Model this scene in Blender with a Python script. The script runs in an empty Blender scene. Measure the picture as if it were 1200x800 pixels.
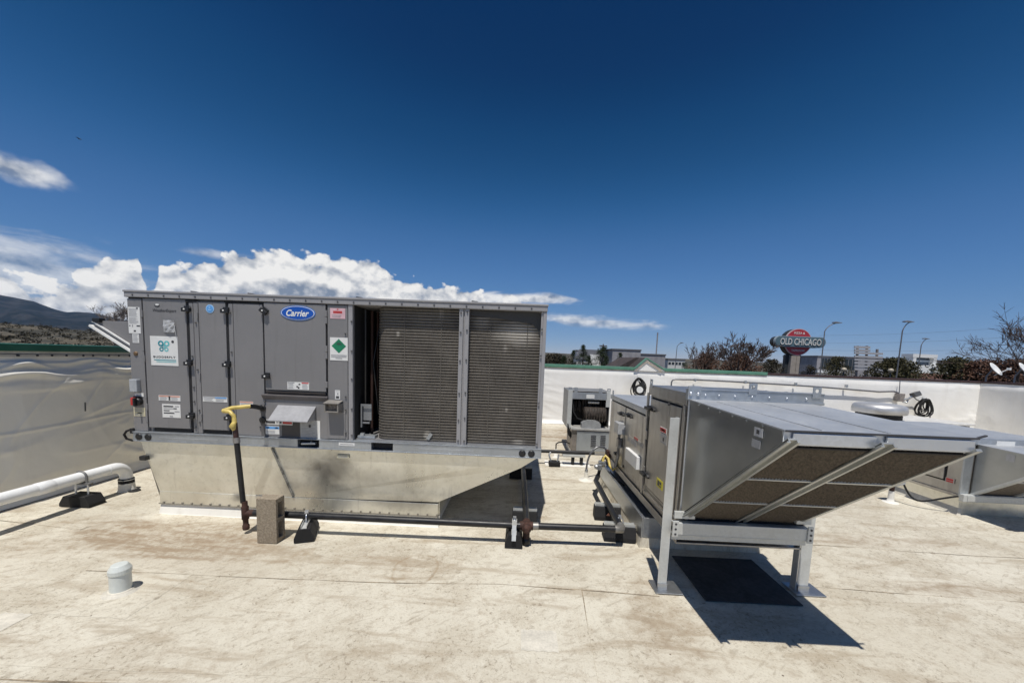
import bpy, bmesh, math, random
from mathutils import Vector, Matrix, noise
R = math.radians
random.seed(7)
SC = bpy.context.scene
COL = SC.collection

# ---------------------------------------------------------------- camera
EYE = Vector((0, 0, 1.6))
FPX, PPX, PPY = 440.0, 600.0, 460.0           # focal length and principal point, in 1200-px units
PITCH, ROLL, YAW = R(5.4), 0.038, -0.022
_F = Vector((math.sin(YAW)*math.cos(PITCH), math.cos(YAW)*math.cos(PITCH), -math.sin(PITCH)))
_R0 = Vector((math.cos(YAW), -math.sin(YAW), 0))
_U0 = _R0.cross(_F)
_R = _R0*math.cos(ROLL) + _U0*math.sin(ROLL)
_U = -_R0*math.sin(ROLL) + _U0*math.cos(ROLL)
cam_d = bpy.data.cameras.new('camera')
cam_d.sensor_width = 36.0
cam_d.lens = FPX*36.0/1200.0
cam_d.shift_x = 0.0
cam_d.shift_y = (PPY-400.0)/1200.0
cam_d.clip_start = 0.05
cam_d.clip_end = 40000
cam = bpy.data.objects.new('camera', cam_d)
COL.objects.link(cam)
M = Matrix(((_R.x, _U.x, -_F.x, 0), (_R.y, _U.y, -_F.y, 0), (_R.z, _U.z, -_F.z, 1.6), (0, 0, 0, 1)))
cam.matrix_world = M
SC.camera = cam

def direction(px, py):
    return _F + _R*((px-PPX)/FPX) - _U*((py-PPY)/FPX)
def at(px, py, Y):                              # survey: a sight line of the photograph met with the vertical plane at distance Y
    d = direction(px, py)
    return EYE + d*(Y/d.y)

# ---------------------------------------------------------------- light and sky
SUN = Vector((-0.055, -0.355, 1.0)).normalized()     # towards the sun
SUN_EL = math.asin(SUN.z)
SUN_AZ = math.atan2(SUN.x, SUN.y)
SKY_STRENGTH = 0.06
SC.view_settings.view_transform = 'Standard'
SC.view_settings.look = 'None'
SC.view_settings.exposure = 0.0
SC.view_settings.gamma = 1.0
sun_d = bpy.data.lights.new('sun', 'SUN')
sun_d.energy = 4.6
sun_d.angle = R(0.53)
sun_d.color = (1.0, 0.955, 0.88)
sun = bpy.data.objects.new('sun', sun_d)
COL.objects.link(sun)
sun.rotation_euler = (-SUN).to_track_quat('-Z', 'Y').to_euler()
sun.location = (-5, -10, 40)

W = bpy.data.worlds.new('World')
SC.world = W
W.use_nodes = True

class NT:
    """small helper that writes node maths in a readable way"""
    def __init__(s, tree):
        s.t = tree
        s.n = tree.nodes
        s.l = tree.links
    def new(s, typ, **kw):
        nd = s.n.new(typ)
        for k, v in kw.items():
            setattr(nd, k, v)
        return nd
    def put(s, sock, v):
        if hasattr(v, 'is_output') or isinstance(v, bpy.types.NodeSocket):
            s.l.new(v, sock)
        elif v is not None:
            if isinstance(v, (tuple, list)) and len(v) == 3 and sock.type == 'RGBA':
                v = (*v, 1)
            sock.default_value = v
    def m(s, op, a, b=None, c=None, clamp=False):
        nd = s.new('ShaderNodeMath', operation=op, use_clamp=clamp)
        for i, v in enumerate((a, b, c)):
            if v is not None:
                s.put(nd.inputs[i], v)
        return nd.outputs[0]
    def vm(s, op, a, b=None):
        nd = s.new('ShaderNodeVectorMath', operation=op)
        s.put(nd.inputs[0], a)
        if b is not None:
            s.put(nd.inputs[1], b)
        return nd.outputs[0]
    def mix(s, f, a, b, mode='MIX'):
        nd = s.new('ShaderNodeMix', data_type='RGBA', blend_type=mode)
        s.put(nd.inputs[0], f)
        s.put(nd.inputs[6], a)
        s.put(nd.inputs[7], b)
        return nd.outputs[2]
    def step(s, v, a, b, lo=0.0, hi=1.0):
        nd = s.new('ShaderNodeMapRange', interpolation_type='SMOOTHSTEP')
        s.put(nd.inputs[0], v)
        for i, q in enumerate((a, b, lo, hi)):
            s.put(nd.inputs[i+1], q)
        return nd.outputs[0]
    def lin(s, v, a, b, lo=0.0, hi=1.0):
        nd = s.new('ShaderNodeMapRange')
        s.put(nd.inputs[0], v)
        for i, q in enumerate((a, b, lo, hi)):
            s.put(nd.inputs[i+1], q)
        return nd.outputs[0]
    def noise(s, vec, scale, detail=4, rough=0.55, dist=0.0, dims='3D'):
        nd = s.new('ShaderNodeTexNoise', noise_dimensions=dims)
        s.put(nd.inputs['Vector'], vec)
        nd.inputs['Scale'].default_value = scale
        nd.inputs['Detail'].default_value = detail
        nd.inputs['Roughness'].default_value = rough
        nd.inputs['Distortion'].default_value = dist
        return nd.outputs['Fac']
    def xyz(s, x, y, z):
        nd = s.new('ShaderNodeCombineXYZ')
        for i, v in enumerate((x, y, z)):
            s.put(nd.inputs[i], v)
        return nd.outputs[0]
    def sep(s, v):
        nd = s.new('ShaderNodeSeparateXYZ')
        s.l.new(v, nd.inputs[0])
        return nd.outputs
    def curve(s, v, pts):
        nd = s.new('ShaderNodeFloatCurve')
        c = nd.mapping.curves[0]
        c.points[0].location = pts[0]
        c.points[1].location = pts[-1]
        for p in pts[1:-1]:
            c.points.new(*p)
        for p in c.points:
            p.handle_type = 'AUTO_CLAMPED'
        nd.mapping.update()
        s.put(nd.inputs['Value'], v)
        return nd.outputs[0]

def build_sky():
    k = NT(W.node_tree)
    k.n.clear()
    out = k.new('ShaderNodeOutputWorld')
    bg = k.new('ShaderNodeBackground')
    bg.inputs['Strength'].default_value = SKY_STRENGTH
    k.l.new(bg.outputs[0], out.inputs[0])
    sky = k.new('ShaderNodeTexSky', sky_type='NISHITA', sun_disc=False)
    sky.sun_elevation = SUN_EL
    sky.sun_rotation = SUN_AZ
    sky.altitude = 1900
    sky.air_density = 1.0
    sky.dust_density = 0.2
    sky.ozone_density = 5.0
    hs = k.new('ShaderNodeGamma')                # the deep mountain blue of a clear high-altitude day, over the whole dome
    k.l.new(sky.outputs[0], hs.inputs[0])
    hs.inputs[1].default_value = 1.22
    blue = k.mix(1.0, hs.outputs[0], (0.80, 0.74, 0.80), 'MULTIPLY')
    # one tone curve over the whole dome: the contrast and saturation with which the photograph renders a clear sky
    tone = k.new('ShaderNodeRGBCurve')
    for ch, pts in enumerate((((0, 0), (0.028, 0.002), (0.034, 0.006), (0.0685, 0.058), (0.31, 0.25), (1, 0.80)),
                              ((0, 0), (0.0545, 0.028), (0.0667, 0.054), (0.130, 0.165), (0.43, 0.376), (1, 0.75)),
                              ((0, 0), (0.147, 0.105), (0.175, 0.165), (0.301, 0.385), (0.552, 0.546), (1, 0.80)))):
        c = tone.mapping.curves[ch]
        c.points[0].location = pts[0]
        c.points[1].location = pts[-1]
        for q in pts[1:-1]:
            c.points.new(*q)
        for q in c.points:
            q.handle_type = 'AUTO_CLAMPED'
    tone.mapping.extend = 'EXTRAPOLATED'
    tone.mapping.update()
    k.l.new(k.mix(1.0, blue, (SKY_STRENGTH,)*3, 'MULTIPLY'), tone.inputs['Color'])
    blue = k.mix(1.0, tone.outputs[0], (1/SKY_STRENGTH,)*3, 'MULTIPLY')
    g = k.new('ShaderNodeTexCoord').outputs['Generated']
    x, y, z = k.sep(g)
    az = k.m('ARCTAN2', x, y)
    te = k.m('DIVIDE', z, k.m('SQRT', k.m('ADD', k.m('MULTIPLY', x, x), k.m('MULTIPLY', y, y))))
    # billow texture in (azimuth, elevation)
    p = k.xyz(az, k.m('MULTIPLY', te, 1.25), 0.0)
    p2 = k.xyz(k.m('ADD', az, 0.006), k.m('MULTIPLY', k.m('SUBTRACT', te, 0.016), 1.25), 0.0)
    def billow(v):
        n = k.noise(v, 9, 9, 0.60, 0.0, '2D')
        vo = k.new('ShaderNodeTexVoronoi', feature='SMOOTH_F1', voronoi_dimensions='2D')
        k.put(vo.inputs['Vector'], v)
        vo.inputs['Scale'].default_value = 17
        vo.inputs['Smoothness'].default_value = 0.5
        vo.inputs['Detail'].default_value = 2.0
        vo.inputs['Roughness'].default_value = 0.5
        return k.m('ADD', k.m('MULTIPLY', n, 0.9), k.m('MULTIPLY', k.m('SUBTRACT', 0.5, vo.outputs['Distance']), 0.34))
    b1 = billow(p)
    b2 = billow(p2)
    def ae(px, py):
        d = direction(px, py)
        return math.atan2(d.x, d.y), d.z/math.hypot(d.x, d.y)
    A0, A1, EM = -1.6, 0.9, 0.40
    ua = k.lin(az, A0, A1)
    def profile(pts):
        q = []
        for px, py in pts:
            a, e = ae(px, py)
            q.append(((a-A0)/(A1-A0), max(e, 0)/EM))
        q.sort()
        q = [(0.0, q[0][1])] + q + [(1.0, 0.0)]
        return k.m('MULTIPLY', k.curve(ua, q), EM)
    top = profile([(-260, 330), (-120, 300), (0, 302), (40, 318), (75, 315), (100, 312), (118, 304), (128, 292), (150, 290), (165, 296), (170, 318), (178, 336), (186, 318), (200, 305), (232, 300), (245, 296), (290, 291), (350, 293), (400, 298), (440, 303), (470, 318), (500, 325), (560, 336), (605, 342), (622, 352), (632, 395), (640, 424)])
    d = k.m('ADD', k.m('SUBTRACT', top, te), k.m('MULTIPLY', k.m('MULTIPLY', k.m('SUBTRACT', b1, 0.50), 0.12), k.step(top, 0.03, 0.09)))
    m1 = k.step(d, -0.002, 0.009)
    # thin, soft banks: long streak right of the unit and the veil on the left
    pw = k.xyz(k.m('MULTIPLY', az, 0.55), k.m('MULTIPLY', te, 2.6), 0.3)
    wn = k.noise(pw, 14, 5, 0.6, 0.4, '2D')
    def blob(px, py, rx, ry, soft=0.6, amp=1.5, nz=None, skew=0.0):
        a, e = ae(px, py)
        da = k.m('SUBTRACT', az, a)
        u = k.m('DIVIDE', da, rx/FPX)
        v = k.m('DIVIDE', k.m('SUBTRACT', k.m('SUBTRACT', te, e), k.m('MULTIPLY', da, skew)), ry/FPX)
        r = k.m('SQRT', k.m('ADD', k.m('MULTIPLY', u, u), k.m('MULTIPLY', v, v)))
        r = k.m('ADD', r, k.m('MULTIPLY', k.m('SUBTRACT', nz if nz is not None else wn, 0.5), -amp))
        return k.step(r, 1.0, 1.0-soft)
    s1 = k.m('MULTIPLY', blob(690, 377, 90, 9, 0.8, 1.6, None, -0.07), 0.72)
    s2 = k.m('MULTIPLY', blob(600, 350, 75, 9, 0.8, 1.6), 0.9)
    s3 = k.m('MULTIPLY', blob(2, 192, 42, 13, 0.6, 0.9, b1, -0.12), 0.85)
    s4 = k.m('MULTIPLY', blob(0, 312, 90, 34, 0.9, 1.2), 0.6)
    s5 = k.m('MULTIPLY', blob(20, 290, 60, 12, 0.9, 1.8, None, -0.25), 0.45)
    s6 = k.m('MULTIPLY', blob(255, 298, 30, 5, 0.9, 1.2), 0.5)
    soft = k.m('MAXIMUM', k.m('MAXIMUM', s1, s2), k.m('MAXIMUM', s4, k.m('MAXIMUM', s5, s6)))
    mk = k.m('MAXIMUM', m1, k.m('MAXIMUM', soft, s3))
    relief = k.m('MULTIPLY', k.m('SUBTRACT', b1, b2), 2.9)
    big = k.noise(k.xyz(az, te, 2.0), 7, 2, 0.5, 0.0, '2D')
    depth = k.step(k.m('SUBTRACT', top, te), 0.03, 0.16)             # the flat grey bases
    sh = k.m('ADD', 0.74, relief)
    sh = k.m('SUBTRACT', sh, k.m('MULTIPLY', depth, k.m('MULTIPLY', k.step(big, 0.38, 0.62), 0.52)))
    sh = k.m('MAXIMUM', k.m('MINIMUM', sh, 1.0), 0.0)
    cc = k.mix(sh, (0.22, 0.27, 0.36), (0.90, 0.89, 0.87))
    cc = k.mix(1.0, cc, (1/SKY_STRENGTH,)*3, 'MULTIPLY')
    mixd = k.mix(mk, blue, cc)
    k.l.new(mixd, bg.inputs['Color'])
build_sky()

# ---------------------------------------------------------------- materials
MAT = {}
def material(name, build):
    if name in MAT:
        return MAT[name]
    m = bpy.data.materials.new(name)
    m.use_nodes = True
    k = NT(m.node_tree)
    k.n.clear()
    out = k.new('ShaderNodeOutputMaterial')
    b = k.new('ShaderNodeBsdfPrincipled')
    k.l.new(b.outputs[0], out.inputs[0])
    build(k, b)
    MAT[name] = m
    return m
def objco(k):
    return k.new('ShaderNodeTexCoord').outputs['Object']
def bump(k, b, h, dist=0.002, strength=0.5):
    nd = k.new('ShaderNodeBump')
    nd.inputs['Distance'].default_value = dist
    nd.inputs['Strength'].default_value = strength
    k.l.new(h, nd.inputs['Height'])
    k.l.new(nd.outputs[0], b.inputs['Normal'])
def plain(name, col, rough=0.6, metal=0.0, var=0.12, scale=6.0, bumpd=0.0, spec=0.5):
    def f(k, b):
        v = objco(k)
        n = k.noise(v, scale, 5, 0.6)
        n2 = k.noise(v, scale*7, 3, 0.6)
        t = k.m('ADD', k.m('MULTIPLY', n, 0.65), k.m('MULTIPLY', n2, 0.35))
        lo = tuple(c*(1-var*1.6) for c in col)
        hi = tuple(min(1, c*(1+var)) for c in col)
        k.put(b.inputs['Base Color'], k.mix(k.step(t, 0.3, 0.7), lo, hi))
        k.put(b.inputs['Roughness'], k.lin(n, 0.3, 0.7, max(0.02, rough-0.08), min(1, rough+0.1)))
        b.inputs['Metallic'].default_value = metal
        b.inputs['Specular IOR Level'].default_value = spec
        if bumpd:
            bump(k, b, n2, bumpd, 0.6)
    return material(name, f)
def galv(name, col=(0.56, 0.58, 0.60), rough=0.38, spang=0.16, scale=38, dirt=0.0, dirtcol=(0.20, 0.17, 0.13), metal=0.92, wave=0.0, rv=0.03):
    def f(k, b):
        v = objco(k)
        vo = k.new('ShaderNodeTexVoronoi')
        k.put(vo.inputs['Vector'], v)
        vo.inputs['Scale'].default_value = scale
        s = k.sep(vo.outputs['Color'])[0]
        n = k.noise(v, 2.3, 5, 0.6, 0.3)
        c = k.mix(s, tuple(q*(1-spang) for q in col), tuple(min(1, q*(1+spang*0.6)) for q in col))
        c = k.mix(k.step(n, 0.35, 0.7), c, tuple(q*0.82 for q in col))
        if dirt:
            st = k.noise(k.vm('MULTIPLY', v, (5.0, 5.0, 0.7)), 2.2, 6, 0.62)
            c = k.mix(k.m('MULTIPLY', k.step(st, 0.46, 0.72), dirt), c, dirtcol)
            r0 = k.m('ADD', k.lin(s, 0, 1, rough-rv, rough+rv), k.m('MULTIPLY', k.step(st, 0.46, 0.72), 0.25*dirt))
            k.put(b.inputs['Metallic'], k.m('SUBTRACT', metal, k.m('MULTIPLY', k.step(st, 0.46, 0.72), 0.6*dirt)))
        else:
            r0 = k.lin(s, 0, 1, rough-rv, rough+rv)
            b.inputs['Metallic'].default_value = metal
        k.put(b.inputs['Base Color'], c)
        k.put(b.inputs['Roughness'], r0)
        if wave:
            bump(k, b, k.noise(v, 1.6, 2, 0.5), wave, 1.0)
    return material(name, f)

def f_roof(k, b):
    v = k.new('ShaderNodeNewGeometry').outputs['Position']
    x, y, z = k.sep(v)
    flat = k.xyz(x, y, 0.0)
    n0 = k.noise(flat, 0.55, 6, 0.62, 0.6)
    n1 = k.noise(flat, 2.1, 8, 0.66, 0.5)
    n2 = k.noise(flat, 13, 8, 0.7, 0.2)
    n3 = k.noise(flat, 75, 4, 0.7)
    streak = k.noise(k.xyz(k.m('MULTIPLY', x, 0.55), k.m('MULTIPLY', y, 2.4), 3.0), 2.2, 8, 0.68, 0.7)
    scuff = k.noise(k.xyz(k.m('ADD', k.m('MULTIPLY', x, 9.0), k.m('MULTIPLY', y, 6.0)), k.m('SUBTRACT', k.m('MULTIPLY', y, 30.0), k.m('MULTIPLY', x, 20.0)), 0), 0.55, 6, 0.7, 0.5)
    base = k.mix(k.step(n0, 0.32, 0.66), (0.525, 0.485, 0.395), (0.635, 0.60, 0.505))
    base = k.mix(k.m('MULTIPLY', k.step(n1, 0.44, 0.66), 0.55), base, (0.41, 0.36, 0.275))
    base = k.mix(k.m('MULTIPLY', k.step(streak, 0.51, 0.65), 0.52), base, (0.315, 0.25, 0.17))
    base = k.mix(k.m('MULTIPLY', k.step(n2, 0.50, 0.70), 0.55), base, (0.36, 0.30, 0.225))
    base = k.mix(k.m('MULTIPLY', k.step(scuff, 0.53, 0.68), 0.55), base, (0.31, 0.265, 0.20))
    base = k.mix(k.m('MULTIPLY', k.step(n2, 0.46, 0.28), 0.30), base, (0.67, 0.635, 0.545))
    base = k.mix(k.m('MULTIPLY', k.step(n3, 0.54, 0.66), 0.42), base, (0.28, 0.23, 0.165))
    fleck = k.noise(k.xyz(k.m('MULTIPLY', x, 1.0), k.m('MULTIPLY', y, 1.0), 7.0), 38, 5, 0.75, 0.6)
    base = k.mix(k.m('MULTIPLY', k.step(fleck, 0.55, 0.62), k.m('ADD', 0.10, k.m('MULTIPLY', k.step(n1, 0.42, 0.58), 0.60))), base, (0.225, 0.185, 0.135))
    base = k.mix(k.m('MULTIPLY', k.step(fleck, 0.44, 0.34), 0.25), base, (0.69, 0.655, 0.565))
    speck = k.new('ShaderNodeTexVoronoi')
    k.put(speck.inputs['Vector'], flat)
    speck.inputs['Scale'].default_value = 9.0
    rsp = k.m('SUBTRACT', speck.outputs['Distance'], k.m('MULTIPLY', k.m('SUBTRACT', n3, 0.5), 0.10))
    base = k.mix(k.m('MULTIPLY', k.step(rsp, 0.060, 0.035), k.step(k.sep(speck.outputs['Color'])[0], 0.72, 0.76)), base, (0.13, 0.10, 0.075))
    mottled = k.step(k.m('ADD', k.m('MULTIPLY', streak, 0.6), k.m('MULTIPLY', n2, 0.4)), 0.42, 0.60)
    warp = k.m('ADD', k.m('MULTIPLY', k.m('SUBTRACT', n0, 0.5), 1.0), k.m('MULTIPLY', k.m('SUBTRACT', n1, 0.5), 0.6))
    # dried puddles: dark silt patch with a rim, where water stands beside the curbs
    for (cx, cy, rx, ry, amt, ring) in ((-2.95, 2.95, 1.25, 0.42, 0.80, 0.6), (-2.4, 2.6, 0.7, 0.14, 0.45, 0.4), (-3.9, 2.5, 0.9, 0.3, 0.4, 0.3), (-1.9, 2.62, 1.1, 0.25, 0.12, 0.5), (-0.9, 2.85, 0.5, 0.30, 0.22, 0.3),
                                        (3.2, 3.5, 1.6, 0.16, 0.5, 0.1), (3.4, 2.75, 0.9, 0.14, 0.55, 0.1), (1.0, 7.9, 1.5, 1.0, 0.85, 0.2), (-0.72, 2.66, 0.16, 0.22, 0.08, 0.7),
                                        (0.95, 2.15, 0.28, 0.7, 0.40, 0.2), (3.3, 2.2, 0.5, 0.3, 0.05, 0.25), (-0.2, 6.6, 1.5, 0.5, 0.35, 0.3), (-2.6, 1.75, 1.3, 0.10, 0.25, 0.2)):
        u = k.m('DIVIDE', k.m('SUBTRACT', x, cx), rx)
        w = k.m('DIVIDE', k.m('SUBTRACT', y, cy), ry)
        r = k.m('ADD', k.m('SQRT', k.m('ADD', k.m('MULTIPLY', u, u), k.m('MULTIPLY', w, w))), warp)
        base = k.mix(k.m('MULTIPLY', k.m('MULTIPLY', k.step(r, 1.05, 0.45), k.m('ADD', 0.22, k.m('MULTIPLY', mottled, 0.85))), amt), base, (0.27, 0.20, 0.13))
        rim = k.m('MULTIPLY', k.step(r, 0.88, 0.99), k.step(r, 1.08, 1.01))
        base = k.mix(k.m('MULTIPLY', k.m('MULTIPLY', rim, k.step(streak, 0.40, 0.60)), ring*0.8), base, (0.30, 0.225, 0.145))
    k.put(b.inputs['Base Color'], base)
    k.put(b.inputs['Roughness'], k.lin(n1, 0.3, 0.7, 0.62, 0.85))
    b.inputs['Specular IOR Level'].default_value = 0.3
    bump(k, b, k.m('ADD', k.m('MULTIPLY', n2, 0.7), k.m('ADD', k.m('MULTIPLY', n3, 0.3), k.m('MULTIPLY', n1, 1.2))), 0.012, 0.5)
m_roof = material('roof membrane', f_roof)
m_roofclean = plain('cleaner roof membrane', (0.60, 0.565, 0.485), 0.75, 0, 0.14, 12)

def f_white_membrane(c0, c1, dirt):
    def f(k, b):
        v = k.new('ShaderNodeNewGeometry').outputs['Position']
        n = k.noise(v, 1.3, 6, 0.6, 0.4)
        st = k.noise(k.vm('MULTIPLY', v, (3.0, 3.0, 0.5)), 1.6, 6, 0.62)
        c = k.mix(k.step(n, 0.3, 0.7), c0, c1)
        c = k.mix(k.m('MULTIPLY', k.step(st, 0.5, 0.75), dirt), c, (0.38, 0.34, 0.27))
        k.put(b.inputs['Base Color'], c)
        b.inputs['Roughness'].default_value = 0.85
        b.inputs['Specular IOR Level'].default_value = 0.2
        bump(k, b, k.noise(v, 9, 5, 0.6), 0.006, 0.5)
    return f
m_wallmem = material('wall membrane', f_white_membrane((0.80, 0.78, 0.74), (0.86, 0.85, 0.82), 0.12))
m_wallmem2 = material('grey wall membrane', f_white_membrane((0.76, 0.73, 0.655), (0.81, 0.785, 0.71), 0.15))
m_flash = material('clean membrane', f_white_membrane((0.72, 0.70, 0.64), (0.80, 0.78, 0.73), 0.35))
def f_paint(k, b):
    v = k.new('ShaderNodeNewGeometry').outputs['Position']
    x, y, z = k.sep(v)
    n = k.noise(v, 1.4, 5, 0.6)
    st = k.noise(k.xyz(k.m('MULTIPLY', x, 14.0), k.m('MULTIPLY', y, 14.0), k.m('MULTIPLY', z, 0.9)), 1.5, 5, 0.6)
    f = k.noise(v, 55, 4, 0.7)
    c = k.mix(k.step(n, 0.3, 0.7), (0.196, 0.192, 0.193), (0.226, 0.219, 0.219))
    c = k.mix(k.m('MULTIPLY', k.step(st, 0.52, 0.74), 0.32), c, (0.145, 0.138, 0.132))
    c = k.mix(k.m('MULTIPLY', k.step(f, 0.52, 0.75), 0.16), c, (0.30, 0.29, 0.275))
    k.put(b.inputs['Base Color'], c)
    k.put(b.inputs['Roughness'], k.lin(n, 0.3, 0.7, 0.36, 0.50))
    bump(k, b, k.noise(v, 2.4, 2, 0.5), 0.012, 0.35)
m_paint = material('unit paint', f_paint)
m_paintlite = plain('unit trim paint', (0.30, 0.295, 0.30), 0.4, 0.0, 0.05, 3)
m_dark = plain('dark interior', (0.016, 0.016, 0.017), 0.8)
m_black = plain('black plastic', (0.016, 0.016, 0.017), 0.45, 0, 0.1)
m_rubber = plain('black rubber', (0.010, 0.010, 0.011), 0.8, 0, 0.2, 30, 0.002)
m_gasket = plain('gasket', (0.012, 0.012, 0.013), 0.7)
m_galv = galv('galvanised steel', (0.52, 0.54, 0.56), 0.42, 0.08, 70)
m_rail = galv('galvanised rail', (0.47, 0.50, 0.53), 0.40, 0.10, 40, 0.35, (0.28, 0.29, 0.30), 0.75, 0.004)
m_bright = galv('bright galvanised', (0.66, 0.69, 0.74), 0.34, 0.09, 60, 0, (0, 0, 0), 0.8)
m_leg = plain('galvanised leg', (0.58, 0.59, 0.57), 0.45, 0.3, 0.08, 8)
m_railc = galv('hood rail steel', (0.50, 0.51, 0.49), 0.42, 0.03, 60, 0, (0, 0, 0), 0.7)
m_cab = galv('weathered steel', (0.47, 0.455, 0.43), 0.38, 0.04, 50, 0.5, (0.30, 0.25, 0.20), 0.88, 0.004)
m_hood = galv('hood steel', (0.42, 0.435, 0.44), 0.33, 0.02, 70, 0.0, (0, 0, 0), 0.92, 0.004)
m_hoodroof = galv('hood roof steel', (0.53, 0.545, 0.56), 0.44, 0.06, 60, 0.25, (0.36, 0.375, 0.39), 0.5, 0.01)
m_white = plain('white paint', (0.78, 0.78, 0.76), 0.4, 0, 0.05)
m_pvc = plain('white pvc', (0.84, 0.85, 0.84), 0.32, 0, 0.05, 5)
m_capw = plain('vent plastic', (0.62, 0.65, 0.62), 0.35, 0, 0.05, 9)
m_label = plain('label white', (0.72, 0.72, 0.70), 0.4, 0, 0.04)
m_ink = plain('label ink', (0.05, 0.05, 0.055), 0.5)
m_inkgrey = plain('label grey ink', (0.33, 0.33, 0.34), 0.5)
m_red = plain('label red', (0.50, 0.045, 0.04), 0.45)
m_orange = plain('label orange', (0.62, 0.28, 0.20), 0.45)
m_blue = plain('badge blue', (0.010, 0.085, 0.42), 0.3, 0, 0.05)
m_skyblue = plain('label light blue', (0.10, 0.32, 0.68), 0.4)
m_teal = plain('label teal', (0.02, 0.26, 0.32), 0.4)
m_tealb = plain('label pale teal', (0.13, 0.50, 0.52), 0.4)
m_pink = plain('label pink', (0.70, 0.46, 0.50), 0.45)
m_green = plain('label green', (0.01, 0.20, 0.095), 0.45)
m_cream = plain('label cream', (0.60, 0.55, 0.38), 0.45)
m_yellow = plain('yellow fitting', (0.60, 0.46, 0.13), 0.4, 0, 0.2, 20)
m_yelsticker = plain('yellow sticker', (0.62, 0.55, 0.03), 0.45)
m_pipe = plain('black iron pipe', (0.022, 0.022, 0.023), 0.42, 0.3, 0.3, 12)
m_rust = plain('rusty fitting', (0.060, 0.026, 0.018), 0.75, 0.1, 0.4, 30, 0.002)
m_flex = plain('grey flexible conduit', (0.20, 0.20, 0.21), 0.35, 0.6, 0.2, 40)
m_copper = plain('copper', (0.035, 0.014, 0.009), 0.7, 0.1)
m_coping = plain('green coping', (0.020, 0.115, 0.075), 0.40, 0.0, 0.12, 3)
m_copingpale = plain('pale green coping', (0.10, 0.25, 0.175), 0.5, 0.0, 0.15, 3)  # a paler green than the left wall's coping
m_copbrown = plain('dark brown coping', (0.045, 0.022, 0.020), 0.6)
m_shingle = plain('brown shingles', (0.055, 0.042, 0.040), 0.85, 0, 0.35, 8)
m_filter = plain('filter media', (0.155, 0.130, 0.102), 0.9, 0, 0.32, 70, 0.003)
m_filtergap = plain('filter frame dark', (0.03, 0.025, 0.022), 0.9)
def f_block(k, b):
    v = objco(k)
    n = k.noise(v, 60, 6, 0.7)
    n2 = k.noise(v, 9, 4, 0.6)
    c = k.mix(k.step(n, 0.35, 0.68), (0.215, 0.175, 0.125), (0.345, 0.295, 0.225))
    k.put(b.inputs['Base Color'], k.mix(k.m('MULTIPLY', k.step(n2, 0.5, 0.7), 0.4), c, (0.22, 0.17, 0.115)))
    b.inputs['Roughness'].default_value = 0.95
    bump(k, b, n, 0.006, 0.8)
m_block = material('concrete block', f_block)
def f_skirt(k, b):
    v = k.new('ShaderNodeNewGeometry').outputs['Position']
    x, y, z = k.sep(v)
    n = k.noise(v, 2.2, 6, 0.62, 0.4)
    fine = k.noise(v, 26, 5, 0.65)
    drip = k.noise(k.xyz(k.m('MULTIPLY', x, 9.0), 0.0, k.m('MULTIPLY', z, 1.0)), 1.7, 6, 0.6)
    c = k.mix(k.step(n, 0.3, 0.7), (0.66, 0.64, 0.555), (0.86, 0.84, 0.745))
    c = k.mix(k.m('MULTIPLY', k.step(fine, 0.5, 0.75), 0.3), c, (0.40, 0.38, 0.32))
    c = k.mix(k.m('MULTIPLY', k.step(drip, 0.56, 0.74), 0.35), c, (0.33, 0.31, 0.27))
    dk = None  # dark patches put the sheet metal's reflections into its colour
    for (cx, cz, rx, rz, a) in ((-1.72, 0.50, 0.42, 0.22, 0.75), (-2.62, 0.19, 0.10, 0.07, 0.75), (-1.1, 0.2, 0.5, 0.10, 0.5), (-1.3, 0.42, 0.5, 0.2, 0.35), (-3.5, 0.5, 0.06, 0.12, 0.5)):
        u = k.m('DIVIDE', k.m('SUBTRACT', x, cx), rx)
        w = k.m('DIVIDE', k.m('SUBTRACT', z, cz), rz)
        r = k.m('ADD', k.m('SQRT', k.m('ADD', k.m('MULTIPLY', u, u), k.m('MULTIPLY', w, w))), k.m('MULTIPLY', k.m('SUBTRACT', n, 0.5), 1.3))
        q = k.m('MULTIPLY', k.step(r, 1.05, 0.1), a)
        dk = q if dk is None else k.m('MAXIMUM', dk, q)
    c = k.mix(dk, c, (0.155, 0.15, 0.145))
    k.put(b.inputs['Base Color'], c)
    b.inputs['Metallic'].default_value = 0.72
    k.put(b.inputs['Roughness'], k.lin(n, 0.3, 0.7, 0.24, 0.42))
    bump(k, b, k.noise(v, 1.9, 3, 0.5), 0.05, 0.6)
m_skirt = material('curb adapter sheet', f_skirt)
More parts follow.
